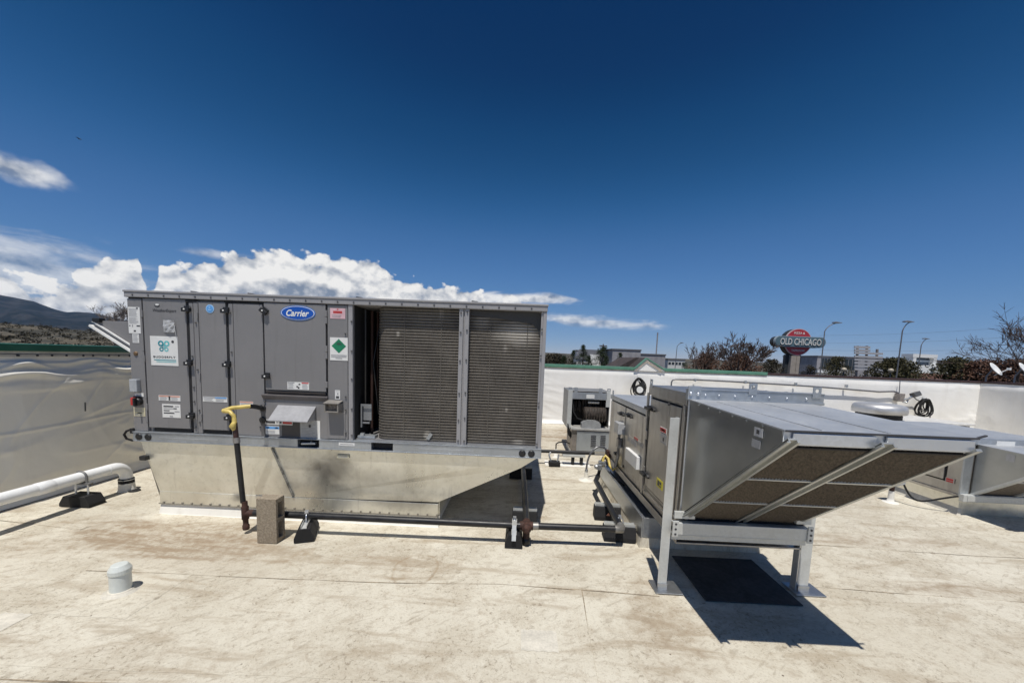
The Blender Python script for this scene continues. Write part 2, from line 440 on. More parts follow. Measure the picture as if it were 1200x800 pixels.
def f_coil(k, b):
    v = k.new('ShaderNodeNewGeometry').outputs['Position']
    x, y, z = k.sep(v)
    n = k.noise(v, 3.5, 6, 0.65)
    f = k.noise(k.xyz(k.m('MULTIPLY', x, 60.0), y, k.m('MULTIPLY', z, 10.0)), 2.0, 4, 0.6)
    c = k.mix(k.step(n, 0.3, 0.7), (0.120, 0.108, 0.092), (0.175, 0.158, 0.135))
    c = k.mix(k.m('MULTIPLY', k.step(f, 0.45, 0.7), 0.5), c, (0.06, 0.05, 0.042))
    mk = None
    for (cx, cz, rx, rz, a) in ((-0.04, 1.80, 0.30, 0.14, 0.95), (-0.73, 1.97, 0.03, 0.12, 0.5), (-0.36, 1.90, 0.1, 0.1, 0.3), (-0.15, 1.68, 0.03, 0.06, 0.5), (-0.84, 0.85, 0.05, 0.06, 0.8), (-0.12, 1.12, 0.02, 0.03, 0.7), (0.0, 0.83, 0.08, 0.03, 0.6), (-1.12, 1.77, 0.02, 0.03, 0.8)):
        u = k.m('DIVIDE', k.m('SUBTRACT', x, cx), rx)
        w = k.m('DIVIDE', k.m('SUBTRACT', z, cz), rz)
        r = k.m('ADD', k.m('SQRT', k.m('ADD', k.m('MULTIPLY', u, u), k.m('MULTIPLY', w, w))), k.m('MULTIPLY', k.m('SUBTRACT', n, 0.5), 1.1))
        q = k.m('MULTIPLY', k.step(r, 1.0, 0.2), a)
        mk = q if mk is None else k.m('MAXIMUM', mk, q)
    c = k.mix(mk, c, (0.46, 0.43, 0.38))
    k.put(b.inputs['Base Color'], c)
    b.inputs['Roughness'].default_value = 0.6
    b.inputs['Metallic'].default_value = 0.25
m_coil = material('condenser coil', f_coil)
m_coilback = plain('coil core', (0.095, 0.083, 0.069), 0.85, 0, 0.3, 30)

# ---------------------------------------------------------------- mesh helpers
class MB:
    def __init__(s):
        s.v, s.f, s.i, s.sm = [], [], [], []
        s.mi = 0
    def add(s, vs, fs, smooth=False):
        o = len(s.v)
        s.v += [Vector(q) for q in vs]
        for f in fs:
            s.f.append([o+j for j in f])
            s.i.append(s.mi)
            s.sm.append(smooth)
        return s
    def mat(s, i):
        s.mi = i
        return s
    def box(s, x0, x1, y0, y1, z0, z1):
        vs = [(x, y, z) for z in (z0, z1) for y in (y0, y1) for x in (x0, x1)]
        return s.add(vs, [(0, 2, 3, 1), (4, 5, 7, 6), (0, 1, 5, 4), (2, 6, 7, 3), (0, 4, 6, 2), (1, 3, 7, 5)])
    def obox(s, c, ax, h):
        c = Vector(c)
        ax = [Vector(a).normalized() for a in ax]
        vs = [c + ax[0]*h[0]*x + ax[1]*h[1]*y + ax[2]*h[2]*z for z in (-1, 1) for y in (-1, 1) for x in (-1, 1)]
        fs = [(0, 2, 3, 1), (4, 5, 7, 6), (0, 1, 5, 4), (2, 6, 7, 3), (0, 4, 6, 2), (1, 3, 7, 5)]
        if ax[0].cross(ax[1]).dot(ax[2]) < 0:
            fs = [f[::-1] for f in fs]
        return s.add(vs, fs)
    def bar(s, a, b, w, t, up=(0, 0, 1)):
        a, b = Vector(a), Vector(b)
        d = (b-a)
        dn = d.normalized()
        x = dn.cross(Vector(up)).normalized()
        y = x.cross(dn).normalized()
        return s.obox((a+b)/2, (dn, x, y), (d.length/2, w/2, t/2))
    def prism(s, pts, d):
        """extrude a planar 3-D outline by the vector d"""
        n = len(pts)
        d = Vector(d)
        p = [Vector(q) for q in pts]
        nrm = Vector((0, 0, 0))
        for i in range(n):
            nrm += p[i].cross(p[(i+1) % n])
        if nrm.dot(d) > 0:
            p = p[::-1]
        vs = p + [q+d for q in p]
        fs = [tuple(range(n)), tuple(range(2*n-1, n-1, -1))]
        fs += [(j, i, n+i, n+j) for i in range(n) for j in [(i+1) % n]]
        return s.add(vs, fs)
    def tube(s, pts, r, n=10, caps=True, smooth=True):
        p = [Vector(q) for q in pts]
        rs = r if isinstance(r, (list, tuple)) else [r]*len(p)
        vs, fs = [], []
        t0 = (p[1]-p[0]).normalized()
        u = t0.cross(Vector((0, 0, 1)))
        if u.length < 0.1:
            u = t0.cross(Vector((0, 1, 0)))
        u.normalize()
        for i, q in enumerate(p):
            if i == 0:
                t = p[1]-p[0]
            elif i == len(p)-1:
                t = p[-1]-p[-2]
            else:
                t = (p[i+1]-q).normalized() + (q-p[i-1]).normalized()
            if t.length < 1e-6:
                t = p[i]-p[i-1]
            t.normalize()
            u = (u - t*u.dot(t)).normalized()
            w = t.cross(u)
            for j in range(n):
                a = 2*math.pi*j/n
                vs.append(q + (u*math.cos(a) + w*math.sin(a))*rs[i])
        for i in range(len(p)-1):
            for j in range(n):
                k2 = (j+1) % n
                fs.append((i*n+j, i*n+k2, (i+1)*n+k2, (i+1)*n+j))
        s.add(vs, fs, smooth)
        if caps:
            s.add(vs[:n], [tuple(range(n-1, -1, -1))])      # caps have their own corners, so the sides shade round
            s.add(vs[-n:], [tuple(range(n))])
        return s
    def lathe(s, c, prof, n=24, axis=(0, 0, 1), smooth=True):
        c = Vector(c)
        a = Vector(axis).normalized()
        u = a.cross(Vector((1, 0, 0)))
        if u.length < 0.1:
            u = a.cross(Vector((0, 1, 0)))
        u.normalize()
        w = a.cross(u)
        vs, fs = [], []
        for r, h in prof:
            for j in range(n):
                t = 2*math.pi*j/n
                vs.append(c + a*h + (u*math.cos(t)+w*math.sin(t))*r)
        m = len(prof)
        for i in range(m-1):
            for j in range(n):
                q = (j+1) % n
                fs.append((i*n+j, i*n+q, (i+1)*n+q, (i+1)*n+j))
        s.add(vs, fs, smooth)
        s.add(vs[:n], [tuple(range(n-1, -1, -1))])
        return s.add(vs[-n:], [tuple(range(n))])
    def quad(s, a, b, c, d):
        return s.add([a, b, c, d], [(0, 1, 2, 3)])

ORG = {}
def thing(name, label, cat, loc=(0, 0, 0), group=None):
    o = bpy.data.objects.new(name, None)
    COL.objects.link(o)
    o.location = loc
    o.empty_display_size = 0.1
    o['label'] = label
    o['category'] = cat
    if group:
        o['group'] = group
    ORG[o] = Vector(loc)
    return o
def obj(name, mb, mats, parent=None, bev=0.0, local=False, label=None):
    org = Vector((0, 0, 0)) if (parent is None or local) else ORG[parent]
    me = bpy.data.meshes.new(name)
    me.from_pydata([tuple(v-org) for v in mb.v], [], mb.f)
    for m in (mats if isinstance(mats, (list, tuple)) else [mats]):
        me.materials.append(m)
    me.polygons.foreach_set('material_index', mb.i)
    me.polygons.foreach_set('use_smooth', mb.sm)
    me.update()
    o = bpy.data.objects.new(name, me)
    COL.objects.link(o)
    if parent is not None:
        o.parent = parent
        ORG[o] = ORG[parent]
    else:
        ORG[o] = Vector((0, 0, 0))
    if bev:
        b = o.modifiers.new('bevel', 'BEVEL')
        b.width = bev
        b.segments = 2
        b.limit_method = 'ANGLE'
    if label:
        o['label'] = label
    return o
def objs(name, mb, mats, parent, bev=0.0):
    """every separate piece gathered in mb becomes a part of its own"""
    n = len(mb.v)
    root = list(range(n))
    def find(a):
        while root[a] != a:
            root[a] = root[root[a]]
            a = root[a]
        return a
    at_ = {}
    for i, v in enumerate(mb.v):
        key = (round(v.x, 5), round(v.y, 5), round(v.z, 5))
        if key in at_:
            root[find(i)] = find(at_[key])
        else:
            at_[key] = i
    for f in mb.f:
        for q in f[1:]:
            root[find(q)] = find(f[0])
    groups = {}
    for i, f in enumerate(mb.f):
        groups.setdefault(find(f[0]), []).append(i)
    out = []
    for fl in groups.values():
        m = MB()
        ix = {}
        for i in fl:
            for q in mb.f[i]:
                if q not in ix:
                    ix[q] = len(m.v)
                    m.v.append(mb.v[q])
            m.f.append([ix[q] for q in mb.f[i]])
            m.i.append(mb.i[i])
            m.sm.append(mb.sm[i])
        out.append(obj(name, m, mats, parent, bev))
    return out
def tag(o, label, cat, group=None):
    o['label'] = label
    o['category'] = cat
    if group:
        o['group'] = group
    return o
def struct(name, mb, mats, **kw):
    o = obj(name, mb, mats, **kw)
    o['kind'] = 'structure'
    return o
def stuff(o):
    o['kind'] = 'stuff'
    return o
def copy_tree(o, parent=None):
    c = o.copy()
    COL.objects.link(c)
    if parent is not None:
        c.parent = parent
    for ch in list(o.children):
        copy_tree(ch, c)
    return c
def piece(src, parent, loc):                    # one more of an alike part, sharing its mesh
    c = src.copy()
    COL.objects.link(c)
    c.parent = parent
    c.location = loc
    return c
def ellipse(cx, cz, rx, rz, n=32):
    return [(cx+rx*math.cos(2*math.pi*i/n), cz+rz*math.sin(2*math.pi*i/n)) for i in range(n)]
def text_mb(mb, txt, cx, cz, height, width, y, thick=0.002, shear=0.0, bold=0.0, space=1.0):
    """lettering standing in the X-Z plane at depth y, facing -Y, fitted to width x height round (cx, cz)"""
    cu = bpy.data.curves.new('lettering', 'FONT')
    cu.body = txt
    cu.shear = shear
    cu.offset = bold
    cu.space_character = space
    cu.resolution_u = 3
    cu.extrude = 0.0
    to = bpy.data.objects.new('lettering', cu)
    COL.objects.link(to)
    bpy.context.view_layer.update()
    me = bpy.data.meshes.new_from_object(to.evaluated_get(bpy.context.evaluated_depsgraph_get()))
    xs = [v.co.x for v in me.vertices]
    ys = [v.co.y for v in me.vertices]
    x0, x1, y0, y1 = min(xs), max(xs), min(ys), max(ys)
    sx, sy = width/(x1-x0), height/(y1-y0)
    vs = [(cx+(v.co.x-(x0+x1)/2)*sx, y-thick, cz+(v.co.y-(y0+y1)/2)*sy) for v in me.vertices]
    mb.add(vs, [tuple(p.vertices) for p in me.polygons])
    bpy.data.objects.remove(to)
    bpy.data.meshes.remove(me)
    bpy.data.curves.remove(cu)
    return mb

# ================================================================ SETTING
GZ = -6.0                                       # street level below the roof
mb = MB()
N = 64
mb.quad((-30000, -12000, GZ), (30000, -12000, GZ), (30000, 36000, GZ), (-30000, 36000, GZ))
def f_land(k, b):
    v = k.new('ShaderNodeNewGeometry').outputs['Position']
    n = k.noise(v, 0.02, 8, 0.65)
    n2 = k.noise(v, 0.4, 5, 0.6)
    c = k.mix(k.step(n, 0.4, 0.6), (0.055, 0.052, 0.050), (0.15, 0.125, 0.085))
    k.put(b.inputs['Base Color'], k.mix(k.m('MULTIPLY', n2, 0.5), c, (0.07, 0.065, 0.04)))
    b.inputs['Roughness'].default_value = 0.95
struct('ground', mb, material('dry ground and asphalt', f_land))

WX0, WX1, WY0, WY1 = -4.85, 11.05, -9.0, 9.3    # inner faces of the parapet
def roof_h(x, y):
    return min(-0.001, 0.005*noise.noise((x*1.3, y*1.3, 0)) + 0.0015*noise.noise((x*4, y*4, 5)) - 0.006)
mb = MB()
nx, ny = 200, 230
vs = []
for j in range(ny+1):
    for i in range(nx+1):
        x = WX0-0.1 + (WX1-WX0+0.2)*i/nx
        y = WY0-0.1 + (WY1-WY0+0.2)*j/ny
        vs.append((x, y, roof_h(x, y)))
mb.add(vs, [(j*(nx+1)+i, j*(nx+1)+i+1, (j+1)*(nx+1)+i+1, (j+1)*(nx+1)+i) for j in range(ny) for i in range(nx)], True)
struct('roof_membrane', mb, m_roof)
mb = MB()
mb.box(WX0-0.35, WX1+0.35, WY0-0.4, WY1+0.35, GZ, -0.06)
struct('building_below', mb, plain('stucco', (0.42, 0.38, 0.32), 0.9))

def seam(pts, w=0.07, h=0.003):
    """overlap of two membrane sheets: a thin welded strip with a slightly wandering edge"""
    m = MB()
    P = [Vector(p) for p in pts]
    L = []
    for a, b in zip(P[:-1], P[1:]):
        n = max(2, int((b-a).length/0.12))
        L += [a.lerp(b, i/n) for i in range(n)]
    L.append(P[-1])
    vs = []
    for i, q in enumerate(L):
        t = (L[min(i+1, len(L)-1)]-L[max(i-1, 0)]).normalized()
        s = Vector((-t.y, t.x, 0))
        a = q + s*(w*0.5 + 0.008*noise.noise((q.x*3, q.y*3, 1)))
        b = q - s*(w*0.5 + 0.008*noise.noise((q.x*3, q.y*3, 9)))
        zt = roof_h(q.x, q.y) + h
        e = s*0.012
        vs += [(a.x+e.x, a.y+e.y, zt-h-0.002), (a.x, a.y, zt), (b.x, b.y, zt), (b.x-e.x*0.2, b.y-e.y*0.2, zt-h-0.002)]
    fs = []
    for i in range(len(L)-1):
        for j in range(3):
            fs.append((i*4+j, i*4+j+1, i*4+4+j+1, i*4+4+j))
    m.add(vs, fs)
    dm = MB()
    vs = []
    for i, q in enumerate(L):
        t = (L[min(i+1, len(L)-1)]-L[max(i-1, 0)]).normalized()
        sd = Vector((-t.y, t.x, 0))
        a = q - sd*(w*0.5 + 0.008*noise.noise((q.x*3, q.y*3, 9)))
        ww = max(0.0003, 0.0065*(0.38+1.2*noise.noise((q.x*1.7, q.y*1.7, 14))+0.5*noise.noise((q.x*7, q.y*7, 15))))
        zt = roof_h(q.x, q.y) + h + 0.0006
        vs += [(a.x+sd.x*ww*0.3, a.y+sd.y*ww*0.3, zt), (a.x-sd.x*ww, a.y-sd.y*ww, zt-0.001)]
    dm.add(vs, [(i*2, i*2+1, i*2+3, i*2+2) for i in range(len(L)-1)])
    struct('seam_dirt', dm, plain('seam dirt', (0.29, 0.235, 0.165), 0.9, 0, 0.4, 9))
    return struct('roof_seam', m, m_roof)
seam([(-4.8, 1.70, 0), (-2.4, 1.615, 0), (0.2, 1.665, 0), (3, 1.74, 0), (11, 1.9, 0)])
seam([(-3.0, 2.47, 0), (-1.0, 2.50, 0), (-0.1, 2.56, 0), (1.02, 2.52, 0)])
seam([(2.3, 3.42, 0), (4.0, 3.34, 0), (6, 3.3, 0)])
seam([(2.2, 2.72, 0), (3.2, 2.68, 0), (5.5, 2.6, 0)])
seam([(0.3, 4.55, 0), (1.0, 4.6, 0)])
seam([(0.3, 6.0, 0), (0.95, 6.0, 0)])
seam([(-4.8, 3.15, 0), (-3.7, 3.02, 0)])
seam([(0.42, 1.68, 0), (0.46, 2.50, 0)], 0.05)
def patch(x0, y0, x1, y1, mat):
    m = MB()
    nx_, ny_ = 14, 14
    vs = [(x0+(x1-x0)*i/nx_, y0+(y1-y0)*j/ny_ + 0.004*math.sin(i*1.7), roof_h(x0+(x1-x0)*i/nx_, y0+(y1-y0)*j/ny_)+0.0016) for j in range(ny_+1) for i in range(nx_+1)]
    m.add(vs, [(j*(nx_+1)+i, j*(nx_+1)+i+1, (j+1)*(nx_+1)+i+1, (j+1)*(nx_+1)+i) for j in range(ny_) for i in range(nx_)], True)
    return struct('roof_patch', m, mat)
patch(0.06, 1.93, 0.27, 2.09, m_roofclean)
patch(-2.85, 2.0, -2.25, 2.46, m_roof)
patch(-2.98, 1.66, -2.80, 2.0, m_roofclean)

# ---- parapet walls
def wall_surface(name, fn, nu, nv, mats, parent, smooth=True):
    m = MB()
    vs = [fn(i/nu, j/nv) for j in range(nv+1) for i in range(nu+1)]
    m.add(vs, [(j*(nu+1)+i, j*(nu+1)+i+1, (j+1)*(nu+1)+i+1, (j+1)*(nu+1)+i) for j in range(nv) for i in range(nu)], smooth)
    return obj(name, m, mats, parent)
def ridged(x, y, o):
    return 1-abs(noise.noise((x, y, o)))*2
# left wall: loose, sagging membrane hung from the termination bar
lw = thing('parapet_wall', 'shaded grey parapet wall with sagging wrinkled membrane behind the white drain pipe', 'parapet wall', (WX0, 0, 0))
def left_fn(u, v):
    if u < 0.15:
        y = WY1 + (6.0-WY1)*u/0.15
    elif u < 0.88:
        y = 6.0 - 3.6*(u-0.15)/0.73
    else:
        y = 2.4 + (WY0-2.4)*(u-0.88)/0.12
    z = 1.425*(1-(1-v)**1.35)
    sw = 0.5+0.5*math.cos(2*math.pi*(y-3.55)/0.62 + 1.3*noise.noise((y*1.1, 0, 9)))   # swags between the fasteners
    d = 0.0
    for zz, amp, wid, sag, o in ((1.385, 0.022, 0.016, 0.030, 4), (1.345, 0.030, 0.022, 0.055, 8), (1.300, 0.034, 0.022, 0.045, 12), (1.262, 0.030, 0.020, 0.03, 14), (1.225, 0.028, 0.030, 0.035, 16), (1.160, 0.016, 0.030, 0.02, 20)):
        zc = zz - sag*(1-sw) + 0.035*noise.noise((y*2.1, o, 3)) + 0.012*noise.noise((y*6, o, 5))
        a = amp*max(0, 0.75+0.9*noise.noise((y*1.9, o, 7)))
        t = (z-zc)/wid
        d += a*(math.exp(-t*t) if t > 0 else math.exp(-(t*0.55)**2))
    low = noise.noise((y*0.9+z*0.5, z*1.6, 1))*0.05 + noise.noise((y*2.3-z*1.6, z*3.2, 2))*0.022 + noise.noise((y*5-z*2.0, z*5, 3))*0.006
    diag = max(0, ridged((y+z*0.7)*1.7, (z-y*0.25)*1.1, 6)-0.55)*0.06
    crease = max(0, ridged((y*0.9-z)*2.2, (z+y*0.6)*0.9, 13)-0.80)*0.11 + max(0, ridged(y*0.5, z*2.6-y*0.5, 17)-0.86)*0.13
    fan = 0.0                                                         # folds fanning out of the lower corner by the elbow
    dy, dz = y-4.85, z-0.05
    rr = math.hypot(dy, dz)
    if 0.05 < rr < 0.9:
        fan = 0.018*max(0, math.sin(math.atan2(dz, -dy)*13+2.5*rr))*math.exp(-((rr-0.4)/0.3)**2)
    fade = min(1, max(0, (1.30-z)*5))*min(1, z*4+0.1)
    lin = 0.010*math.exp(-((z-0.72-0.05*(y-3.9)-0.01*noise.noise((y*2, 0, 6)))/0.012)**2)
    d += (low*0.34+diag*0.25+crease*0.30+fan*0.8+lin+0.03)*fade
    if z < 0.10:
        d += (0.10-z)*0.7
    return (WX0+max(d, 0.002), y, z)
wall_surface('membrane', left_fn, 430, 120, m_wallmem2, lw).data.flip_normals()
m_ = MB(); m_.box(WX0-0.3, WX0-0.01, WY0, WY1+0.3, -0.05, 1.43); obj('wall_core', m_, m_wallmem2, lw)
m_ = MB(); m_.box(WX0-0.01, WX0+0.012, WY0, WY1, 1.425, 1.478); obj('termination_strip', m_, plain('pale strip', (0.52, 0.49, 0.43), 0.6), lw)
m_ = MB(); m_.box(WX0+0.012, WX0+0.016, WY0, WY1, 1.447, 1.452); obj('termination_groove', m_, m_ink, lw)
m_ = MB()
m_.box(WX0-0.33, WX0+0.03, WY0, WY1+0.33, 1.478, 1.549)
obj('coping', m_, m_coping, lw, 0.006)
sb = MB(); sb.lathe((0, 0, 0), [(0.010, -0.004), (0.010, 0.004), (0.005, 0.007)], 8, (1, 0, 0))
s0 = obj('screw', sb, m_ink, lw, local=True)
s0.location = (0.015, 3.5, 1.437)
for i in range(40):
    piece(s0, lw, (0.015, 1.4+0.125*i*1.05+random.uniform(-.02, .02), 1.437))
m_ = MB(); m_.tube([(WX0+0.07, 3.98, 0.83), (WX0+0.075, 3.98, 0.93)], 0.006, 6); obj('fastener_tail', m_, m_ink, lw)

bw = thing('parapet_wall', 'sunlit white membrane parapet along the back of the roof, with green and brown cap', 'parapet wall', (0, WY1, 0))
def back_fn(u, v):
    x = WX0 + (WX1-WX0)*u
    z = 1.40*v
    d = noise.noise((x*0.5, z*0.8, 21))*0.012 + noise.noise((x*2.6+z*2, z*3, 22))*0.003
    gate = max(0, noise.noise((x*0.7, z*1.1, 44)))
    d += gate*(max(0, ridged((x+z)*1.6, (z-x*0.3)*2.2, 26)-0.80)*0.10 + max(0, ridged(x*0.7, z*4.5+x*0.9, 28)-0.82)*0.10)
    d = max(d+0.02, 0.002)*min(1, (1.40-z)*8)
    if z < 0.09:
        d += (0.09-z)*0.7
    return (x, WY1-d, z)
wall_surface('membrane', back_fn, 380, 44, m_wallmem, bw)
m_ = MB(); m_.box(WX0, WX1+0.3, WY1+0.01, WY1+0.3, -0.05, 1.40); obj('wall_core', m_, m_wallmem, bw)
m_ = MB(); m_.box(WX0, 2.775, WY1-0.03, WY1+0.33, 1.395, 1.468); obj('coping', m_, m_copingpale, bw, 0.006, label='pale green metal cap left of the gable')
m_ = MB(); m_.box(3.485, 5.98, WY1-0.03, WY1+0.33, 1.395, 1.468); obj('coping', m_, m_copingpale, bw, 0.006, label='pale green metal cap right of the gable')
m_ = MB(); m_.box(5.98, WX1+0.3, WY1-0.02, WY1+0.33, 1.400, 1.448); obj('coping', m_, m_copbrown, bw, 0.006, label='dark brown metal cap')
m_ = MB(); m_.box(WX0, 5.98, WY1-0.012, WY1+0.0, 1.375, 1.395); obj('termination_strip', m_, plain('stained strip', (0.40, 0.34, 0.28), 0.7, 0, 0.4, 6), bw)
m_ = MB()
for sx in (1.2, 3.02, 4.9):
    m_.box(sx, sx+0.012, WY1-0.05, WY1-0.035, 0.05, 1.37)
# gable peak that breaks the cap line
gb = thing('gable_peak', 'little white gable with pale trim and green edge rising above the back wall', 'gable', (3.05, WY1, 1.4))
gl, gp, gr = (2.76, 1.405), (3.045, 1.695), (3.50, 1.41)
m_ = MB(); m_.prism([(2.765, WY1-0.04, 1.385), (3.495, WY1-0.04, 1.385), (3.495, WY1-0.04, 1.41), (3.05, WY1-0.04, 1.672), (2.765, WY1-0.04, 1.41)], (0, 0.3, 0)); obj('gable_wall', m_, m_wallmem, gb)
m_ = MB()
m_.bar((gl[0], WY1-0.02, gl[1]+0.02), (gp[0], WY1-0.02, gp[1]), 0.028, 0.10, (0, 1, 0))
obj('rake_trim', m_, m_copingpale, gb, 0.004)
m_ = MB()
m_.bar((gr[0], WY1-0.02, gr[1]+0.02), (gp[0], WY1-0.021, gp[1]), 0.028, 0.10, (0, 1, 0))
obj('rake_trim', m_, m_copingpale, gb, 0.004)
m_ = MB()
m_.bar((2.80, WY1-0.045, 1.40), (3.05, WY1-0.045, 1.625), 0.022, 0.03, (0, 1, 0))
m_.bar((3.42, WY1-0.045, 1.40), (3.05, WY1-0.046, 1.625), 0.035, 0.03, (0, 1, 0))
objs('inner_trim', m_, plain('stained trim', (0.52, 0.44, 0.36), 0.6, 0, 0.3, 14), gb)
m_ = MB()
m_.prism([(2.74, WY1+0.02, 1.40), (2.77, WY1+0.02, 1.44), (3.05, WY1+0.02, 1.71), (3.05, WY1+0.02, 1.67)], (-0.0, 2.6, 0.0))
obj('roof_slope', m_, m_shingle, gb)
m_ = MB()
m_.prism([(3.52, WY1+0.02, 1.40), (3.50, WY1+0.02, 1.44), (3.052, WY1+0.02, 1.71), (3.052, WY1+0.02, 1.67)], (0.0, 2.6, 0.0))
obj('roof_slope', m_, plain('pale green metal roof', (0.30, 0.36, 0.33), 0.5), gb)
# dark shingled mansard seen left of the peak
m_ = MB()
m_.prism([(2.45, WY1+0.6, 1.40), (3.06, WY1+0.6, 1.40), (3.06, WY1+0.6, 1.72), (2.95, WY1+0.6, 1.70)], (0, 1.6, 0))
obj('mansard_slope', m_, m_shingle, gb)

rw = thing('parapet_wall', 'beige-grey return wall with creased membrane at the far right corner of the roof', 'parapet wall', (WX1, 0, 0))
def right_fn(u, v):
    y = WY1 - (WY1-WY0)*u
    z = 1.41*v
    d = noise.noise((y*1.3, z*0.8, 31))*0.04 + noise.noise((y*3.6+z, z*1.4, 32))*0.02 + max(0, ridged(y*1.9, z*0.7, 36)-0.6)*0.05
    d = max(d+0.02, 0.002)*min(1, (1.41-z)*8)
    if z < 0.09:
        d += (0.09-z)*0.7
    return (WX1-d, y, z)
wall_surface('membrane', right_fn, 300, 40, m_wallmem, rw)
m_ = MB(); m_.box(WX1+0.01, WX1+0.3, WY0, WY1, -0.05, 1.41); obj('wall_core', m_, m_wallmem, rw)
m_ = MB(); m_.box(WX1-0.02, WX1+0.33, WY0, WY1-0.03, 1.405, 1.452); obj('coping', m_, m_copbrown, rw, 0.006)

# ================================================================ THE LARGE GREY UNIT
FY = 3.33                                       # plane of its front panels
BY = 5.45                                       # back
bu = thing('packaged_rooftop_unit', 'large grey packaged rooftop unit with blue oval badge, access doors and two dark coil faces', 'rooftop unit', (-1.67, FY, 0.70))
def panel(name, x0, x1, z0, z1, mat=None, y=FY, t=0.028, bev=0.003, parent=None, label=None):
    m = MB()
    m.box(x0, x1, y, y+t, z0, z1)
    return obj(name, m, mat or m_paint, parent or bu, bev, label=label)
m_ = MB()
m_.box(-3.545, -1.51, FY+0.03, BY, 0.79, 2.0)            # closed part of the cabinet
m_.box(-1.51, 0.20, BY-0.03, BY, 0.79, 2.0)              # back sheet of the coil section
m_.box(-1.51, 0.20, FY+0.05, BY-0.03, 0.785, 0.80)       # its floor
obj('cabinet', m_, m_paint, bu)
m_ = MB()
m_.box(-1.508, -1.50, FY+0.03, BY-0.03, 0.80, 2.0)
m_.box(-1.50, 0.19, FY+0.62, FY+0.63, 0.80, 2.0)
objs('inner_liner', m_, m_dark, bu)
m_ = MB()
m_.box(-3.56, 0.21, FY-0.012, BY+0.01, 2.005, 2.048)
m_.box(-3.566, 0.216, FY-0.018, BY+0.016, 2.048, 2.066)
obj('top_trim', m_, m_paintlite, bu, 0.004)
m_ = MB(); m_.box(-3.55, 0.20, FY+0.01, BY, 2.066, 2.07); obj('roof_sheet', m_, m_paint, bu)
panel('end_panel', -3.545, -3.416, 0.795, 1.992)
panel('shadow_gap', -3.545, -3.41, 1.992, 2.004, m_gasket, FY+0.01)
d1 = panel('access_door', -3.404, -3.012, 0.832, 1.998, t=0.03)
d2 = panel('access_door', -2.897, -2.652, 0.832, 1.985, t=0.03)
panel('gasket', -3.010, -2.988, 0.82, 1.99, m_gasket, FY+0.006)
panel('gasket', -2.650, -2.630, 0.82, 1.985, m_gasket, FY+0.006)
panel('door_gap_shade', -3.37, -3.012, 0.797, 0.828, m_gasket, FY+0.012)  # black strips paint the shadow line in the gap under each door
panel('door_gap_shade', -2.895, -2.652, 0.797, 0.828, m_gasket, FY+0.012)
panel('door_header', -3.012, -2.91, 1.978, 1.995, m_gasket, FY-0.004)
panel('door_header', -2.66, -2.31, 1.985, 1.998, m_gasket, FY-0.004)
panel('mullion', -2.984, -2.948, 0.795, 1.975)
panel('mullion', -2.944, -2.902, 0.795, 1.99)
panel('mullion', -2.626, -2.586, 0.795, 1.98)
panel('blank_panel', -2.582, -2.318, 0.795, 1.982)
cd = panel('control_door', -2.302, -1.748, 1.225, 1.998, t=0.034, y=FY-0.004)
panel('gasket', -1.747, -1.736, 1.19, 1.99, m_gasket, FY+0.006)
m_ = MB()
m_.prism([(-2.30, FY, 1.212), (-2.30, FY-0.008, 1.212), (-2.30, FY+0.02, 1.186), (-2.30, FY+0.03, 1.186), (-2.30, FY+0.03, 1.212)], (0.545, 0, 0))
m_.prism([(-2.33, FY-0.006, 1.184), (-2.33, FY-0.022, 1.180), (-2.33, FY-0.022, 1.172), (-2.33, FY, 1.135), (-2.33, FY+0.02, 1.135), (-2.33, FY+0.02, 1.184)], (0.60, 0, 0))
obj('drip_ledge', m_, plain('ledge paint', (0.115, 0.105, 0.105), 0.5), bu)
lp = panel('lower_control_panel', -2.314, -1.737, 0.795, 1.148)
sp = panel('side_panel', -1.732, -1.552, 0.795, 1.998)
sp2 = panel('side_cover', -1.735, -1.575, 0.80, 1.045, t=0.01, y=FY-0.006)
def post(x0, x1, name='corner_post'):
    m = MB()
    m.box(x0, x1, FY-0.004, FY+0.05, 0.79, 2.005)
    return obj(name, m, m_paintlite, bu, 0.004)
post(-1.546, -1.506)
m_ = MB()
m_.box(-0.561, -0.526, FY-0.002, FY+0.05, 0.79, 2.005)
m_.box(-0.526, -0.510, FY+0.012, FY+0.05, 0.79, 2.005)
m_.box(-0.510, -0.474, FY-0.002, FY+0.05, 0.79, 2.005)
obj('corner_post', m_, m_paintlite, bu, 0.003)
m_ = MB()
m_.box(0.158, 0.176, FY+0.004, FY+0.06, 0.79, 2.005)
m_.box(0.176, 0.206, FY-0.004, FY+0.06, 0.79, 2.005)
obj('corner_post', m_, m_paintlite, bu, 0.003)
m_ = MB(); m_.box(0.178, 0.206, BY-0.07, BY+0.004, 0.79, 2.005); obj('corner_post', m_, m_paintlite, bu, 0.003)
# screws on the posts and strips
sb = MB(); sb.lathe((0, 0, 0), [(0.0075, 0.004), (0.0075, -0.002), (0.004, -0.006)], 8, (0, 1, 0))
s0 = None
pos = []
for x, zs in ((-1.515, (0.84, 1.08, 1.35, 1.60, 1.86)), (-0.545, (0.83, 1.02, 1.26, 1.55, 1.80, 1.97)), (-0.49, (0.83, 1.04, 1.27, 1.56, 1.82, 1.98)), (0.167, (0.83, 1.2, 1.62, 1.85)),
              (-2.965, (0.85, 1.09, 1.22, 1.50, 1.93)), (-2.922, (0.9, 1.01, 1.38, 1.80)), (-2.605, (1.03, 1.55, 1.9)), (-3.41, (0.88, 1.1, 1.53, 1.83)), (-1.57, (0.86, 1.07, 1.19, 1.75)), (-2.31, (1.5, 1.12, 1.95)), (-2.36, (0.88,))):
    for z in zs:
        pos.append((x+1.67, -0.008, z-0.70))
